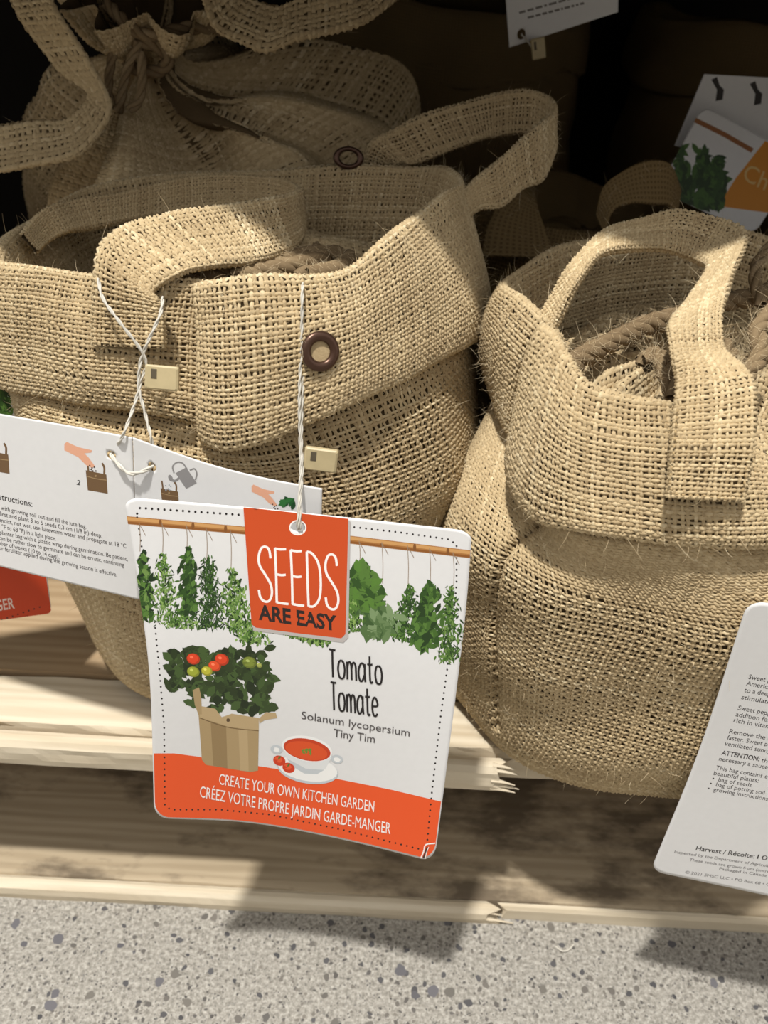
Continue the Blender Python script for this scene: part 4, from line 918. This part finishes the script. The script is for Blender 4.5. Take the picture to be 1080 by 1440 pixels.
def pict_hand(c, x, y, s=1.):
    q = lambda pts: [(x+a*s, y+b*s) for a, b in pts]
    c.poly('pictures', q([(0, 3), (3, 0), (18, 7), (36, 11), (35, 14), (26, 15), (32, 21), (40, 32), (36, 34), (28, 30), (18, 20), (0, 11)]), SKIN)
    for a, b in ((33, 31), (36, 34), (39, 33), (37, 38), (41, 38), (35, 36)): c.dot('pictures', q([(a, b)])[0], 1.1*s, srgb(70, 52, 44), n=8)
c = cl
pict_bag(c, 121, 661); pict_hand(c, 91, 621, 1.08); pict_bag(c, -17, 633); c.text('lettering', '2', (108, 681), (113, 682), 6.5, BLACK, bold=.01)
up = (-.05, -1)
c.text('lettering', 'Instructions:', (-9, 700), (46, 712.5), 8.5, BLACK, up=up, bold=.004)
for s_, a, b in (('with growing soil out and fill the jute bag.', (2, 716.5), (122, 743)), ('Fill first and plant 3 to 5 seeds 0,3 cm (1/8 in) deep.', (-10, 722.5), (144, 756)), ('Soil moist, not wet, use lukewarm water and propagate at 18 °C', (-12, 731), (178, 770.5)), ('(65 °F to 68 °F) in a light place.', (-8, 740.5), (79, 760)),
               ('planter bag with a plastic wrap during germination. Be patient,', (0, 751), (180, 788.5)), ('can be rather slow to germinate and can be erratic, continuing', (-1, 758.5), (175, 797)), ('number of weeks (10 to 14 days).', (-10, 763.5), (84, 786)), ('your fertilizer applied during the growing season is effective.', (-8, 771), (165, 810.5))):
    c.text('lettering', s_, a, b, 6.0, srgb(66, 60, 60), up=up)
c.finish()
c = cr_
pict_bag(c, 226, 686, .85); pict_hand(c, 354, 681, .9)
CAN = srgb(142, 140, 140)
c.poly('pictures', [(247, 665), (262, 657), (277, 679), (262, 687)], CAN); c.stroke('pictures', [(252, 672), (246, 676), (239, 673)], 3.4, CAN, 8); c.dot('pictures', (240, 672), 3, CAN, 5, -.4)
c.stroke('pictures', [(245, 665), (243, 656), (249, 650), (257, 651), (263, 659)], 2, CAN, 20); c.stroke('pictures', [(267, 661), (274, 659), (277, 666), (275, 675)], 2, CAN, 16)
for k in range(8): c.dot('pictures', (236+r_.uniform(-5, 5), 684+r_.uniform(-4, 6)), 1, srgb(150, 160, 170), n=8)
for k in range(12): c.leaf('pictures', (404+r_.uniform(-9, 9), 706+r_.uniform(-5, 6)), 13, 7, r_.uniform(0, 6.28), (srgb(34, 92, 44), srgb(46, 112, 54), srgb(24, 70, 36))[k % 3])
c.finish()
P = [toward(U(*q), d) for q, d in [((138, 392, 23.9), .3), ((145, 420, 23.5), .35), ((170, 455, 23.2), .45), ((198, 492, 23.1), .45), ((206, 515, 23.1), .45), ((200, 530, 23), .45), ((190, 566, 22.7), .5), ((173, 612, 21.9), .3), ((162, 632, 21.6), .05)]]
hl = cl.P(cl.inv(np.array([(157, 640)])))[0]; hr = cr_.P(cr_.inv(np.array([(214, 656)])))[0]
bk = np.array([0, .25, .05])
st = twine('string', P[:-1]+[hl+bk], .055, leaf_)
P = [toward(U(*q), d) for q, d in [((229, 418, 23.9), .25), ((226, 440, 23.5), .4), ((212, 472, 23.3), .5), ((200, 500, 23.2), .5), ((196, 520, 23.05), .5), ((195, 545, 22.9), .5), ((205, 585, 22.5), .45), ((213, 618, 21.9), .2)]]
twine('string', P+[hr+bk], .055, leaf_)
mid = (hl+hr)/2+np.array([0, -.35, -.25])
twine('string', [hl+bk*.6, hl+np.array([.05, -.08, -.03]), mid, hr+np.array([-.05, -.08, -.02]), hr+bk*.6], .07, leaf_)
lock(toward(U(228, 531, 22.9), .45), U(250, 534, 22.9)-U(206, 530, 22.9), U(228, 515, 23)-U(228, 531, 22.9), 1.0, .72, .2, st)

# ---- the tag at the right frame edge, seen from its back
tr = tag(empty('seed_tag', U(1000, 1240, 18)), 'white back of a sweet pepper seed tag at right edge, covered in small print', 'tag', 'printed seed tags')
yT = 19.0
tl, bl = U(1052, 844, yT), U(915, 1224, yT+.1)
h = np.array([math.cos(math.radians(10)), -math.sin(math.radians(10)), -math.sin(math.radians(.5))])*11.2
mid_l = (tl+bl)/2+np.array([.22, .1, 0])
rows = [[tl, tl+h*.5+np.array([0, .1, 0]), tl+h], [mid_l, mid_l+h*.5, mid_l+h], [bl, bl+h*.5, bl+h]]
c = ct = Card(rows, 'card', tr, corner=.5)
TX = srgb(58, 54, 56)
for s_, x, y, cap, bold, wd in (('Sweet p', 1052, 954, 6.6, 0, 31.5), ('America', 1049, 963, 6.6, 0, 34.5), ('to a deep', 1046, 972.5, 6.6, 0, 37.6), ('stimulate', 1042, 982.5, 6.6, 0, 41.6),
        ('Sweet pepp', 1037, 997.5, 6.4, 0, 46.7), ('addition for', 1034, 1006.5, 6.4, 0, 49.7), ('rich in vitam', 1031, 1015, 6.4, 0, 52.8), ('Remove the fi', 1025, 1030.5, 6.3, 0, 58.9), ('faster. Sweet pe', 1022, 1039, 6.3, 0, 61.9), ('ventilated sunny', 1018.5, 1047.5, 6.3, 0, 65.5),
        ('ATTENTION:', 1014, 1060.5, 6.3, .02, 54), ('necessary a saucer', 1010.5, 1069, 6.0, 0, 73.6), ('This bag contains ev', 1006, 1081.5, 6.0, 0, 78.2), ('beautiful plants:', 1003, 1089, 6.0, 0, 64), ('•  bag of seeds', 1001, 1096.5, 5.5, 0, 56), ('•  bag of potting soil', 997.5, 1103.5, 5.5, 0, 78), ('•  growing instructions', 994.5, 1110.5, 5.5, 0, 86)):
    c.text('lettering', s_, (x, y), (x+100, y+17.5), cap, TX, up=(.33, -1), bold=bold, width=wd)
c.text('lettering', 'the', (1070, 1071), (1170, 1089), 6.0, TX, up=(.33, -1), width=14)
c.text('lettering', 'Harvest / Récolte:', (978, 1195), (1060, 1206.5), 6.2, BLACK, up=(.36, -1), bold=.012); c.text('lettering', '10-', (1064, 1207), (1084, 1210), 6.2, TX, up=(.36, -1))
for s_, x, y, wd in (('Inspected by the Department of Agriculture /', 948, 1199, 150), ('These seeds are grown from (untreated)', 969, 1210, 130), ('Packaged in Canada / Ca', 1011, 1222.5, 84), ('© 2021 SMSC LLC • PO Box 68 • Cha', 963, 1227.5, 128)):
    c.text('lettering', s_, (x, y), (x+100, y+15), 3.9, srgb(96, 92, 94), up=(.36, -1), width=wd)
c.finish()
tp = ct.P(np.array([[.5, .05]]))[0]; cuffpt = near(DcR, 1150, 690)
twine('string', [tp+np.array([0, -.1, -.1]), tp+np.array([.1, -.12, .5]), (tp+cuffpt)/2+np.array([0, -.5, 0]), toward(cuffpt, .25), toward(U(1140, 600, 22.2), .3)], .055, tr)
# ---- neighbour's tag low at the left edge
tn = tag(empty('seed_tag', U(20, 890, 25)), 'seed tag with orange foot reading GER, lowest at the left edge under the leaflet', 'tag', 'printed seed tags')
a0, a1, b0, b1 = U(-330, 560, 24.2), U(18, 512, 26.6), U(-250, 905, 23.6), U(73, 862, 25.6)
m0, m1 = (a0+b0)/2, (a1+b1)/2+np.array([.1, 0, 0])
c = Card([[a0, (a0+a1)/2, a1], [m0, (m0+m1)/2, m1], [b0, (b0+b1)/2, b1]], 'card', tn, corner=.35)
c.poly('printed_picture', [(-200, 802), (-100, 800), (-40, 797), (0, 793), (40, 788), (61, 785), (72, 858), (69, 862), (40, 872), (0, 883), (-60, 889), (-200, 900)], srgb(200, 66, 26))
c.text('lettering', 'GARDE-MANGER', (-88, 872), (21, 855), 15, srgb(232, 214, 204), bold=.012); c.dots('printed_picture', [(-60, 884), (0, 872), (60, 852)], 8, 1.2, BLACK)
bunch(c, 'printed_picture', (2, 532), (5, 580), 10, 14, 90, (8, 14), (4, 7), GREENS[:4])
c.finish()
# ---- cards far back
def far_card(label, pts, Y, draw, corner=.35, name='seed_tag', corners='abcd', hole=None):
    e = tag(empty(name, U(pts[3][0], pts[3][1], Y)), label, 'tag', 'printed seed tags')
    a, b, c_, d = [U(p[0], p[1], Y+(p[2] if len(p) > 2 else 0)) for p in pts]
    cc = Card([[a, (a+b)/2, b], [(a+d)/2, (a+b+c_+d)/4, (b+c_)/2], [d, (c_+d)/2, c_]], 'card', e, corner=corner, corners=corners, hole=hole, nu=60, nv=60); draw(cc); cc.finish(); return e, cc
def dA(c):
    for k, (a, b) in enumerate((((730, 18), (838, -12)), ((742, 25), (826, 3)))):
        x = 0.
        while x < .95:
            w_ = r_.uniform(.03, .11); p = lambda t: (a[0]+(b[0]-a[0])*t, a[1]+(b[1]-a[1])*t); c.stroke('lettering', [p(x), p(min(1, x+w_))], 3.2, srgb(120, 116, 112)); x += w_+.025
e, cA = far_card('white card hanging upside down at the top edge, right of centre', [(700, -150), (872, -150), (869, 17), (716, 67)], 45.5, dA, corner=.1, corners='', hole=[(733, 48)])
st = twine('string', [U(733, 48, 45.4), U(742, 58, 45.2), U(752, 70, 45.2)], .06, e); lock(U(757, 68, 45.1), (1, 0, .25), (-.2, 0, 1), .65, .9, .2, st)
def dB(c):
    for x, y in ((1008, 112), (1062, 118)): c.poly('pictures', [(x-8, y), (x, y-4), (x+4, y+8), (x+10, y+14), (x+8, y+28), (x-2, y+30), (x, y+14)], srgb(40, 34, 32))
far_card('dim grey leaflet with black bag pictures at the upper right edge', [(990, 104), (1140, 112), (1120, 240), (948, 205)], 46, dB, corner=.1, corners='')
def dC(c):
    c.stroke('printed_picture', [(972, 166), (1020, 190), (1058, 212)], 7, srgb(150, 96, 52))
    bunch(c, 'printed_picture', (955, 205), (965, 290), 8, 12, 30, (16, 26), (8, 12), GREENS[:3]); bunch(c, 'printed_picture', (985, 212), (990, 290), 8, 14, 40, (16, 26), (8, 12), GREENS[:3]); bunch(c, 'printed_picture', (1008, 222), (1005, 290), 8, 12, 40, (16, 26), (8, 12), GREENS[:3])
    c.poly('orange_label', [(1076, 198), (1110, 215), (1085, 300), (1010, 290), (1035, 250)], srgb(214, 140, 40))
    c.text('lettering', 'Ch', (1043, 252), (1075, 268), 24, srgb(226, 190, 120), up=(.4, -1))
far_card('shaded seed tag with bamboo and herb picture at the right edge above the bag handle', [(988, 148, 1.), (1130, 225, 0), (1060, 330, -1.2), (925, 268, 0)], 43.5, dC, corner=.5)
V, F = tube_vf(cr(np.array([Uz(781, 1331, .05), Uz(790, 1337, .12), Uz(799, 1336, .1), Uz(807, 1328, .05)]), 20, False), .04, 6)
tag(mesh('loose_fibre', V, F, 'cord'), 'short white fibre lying on the concrete floor before the pallet', 'fibre')
print('TRI', TRI[0])
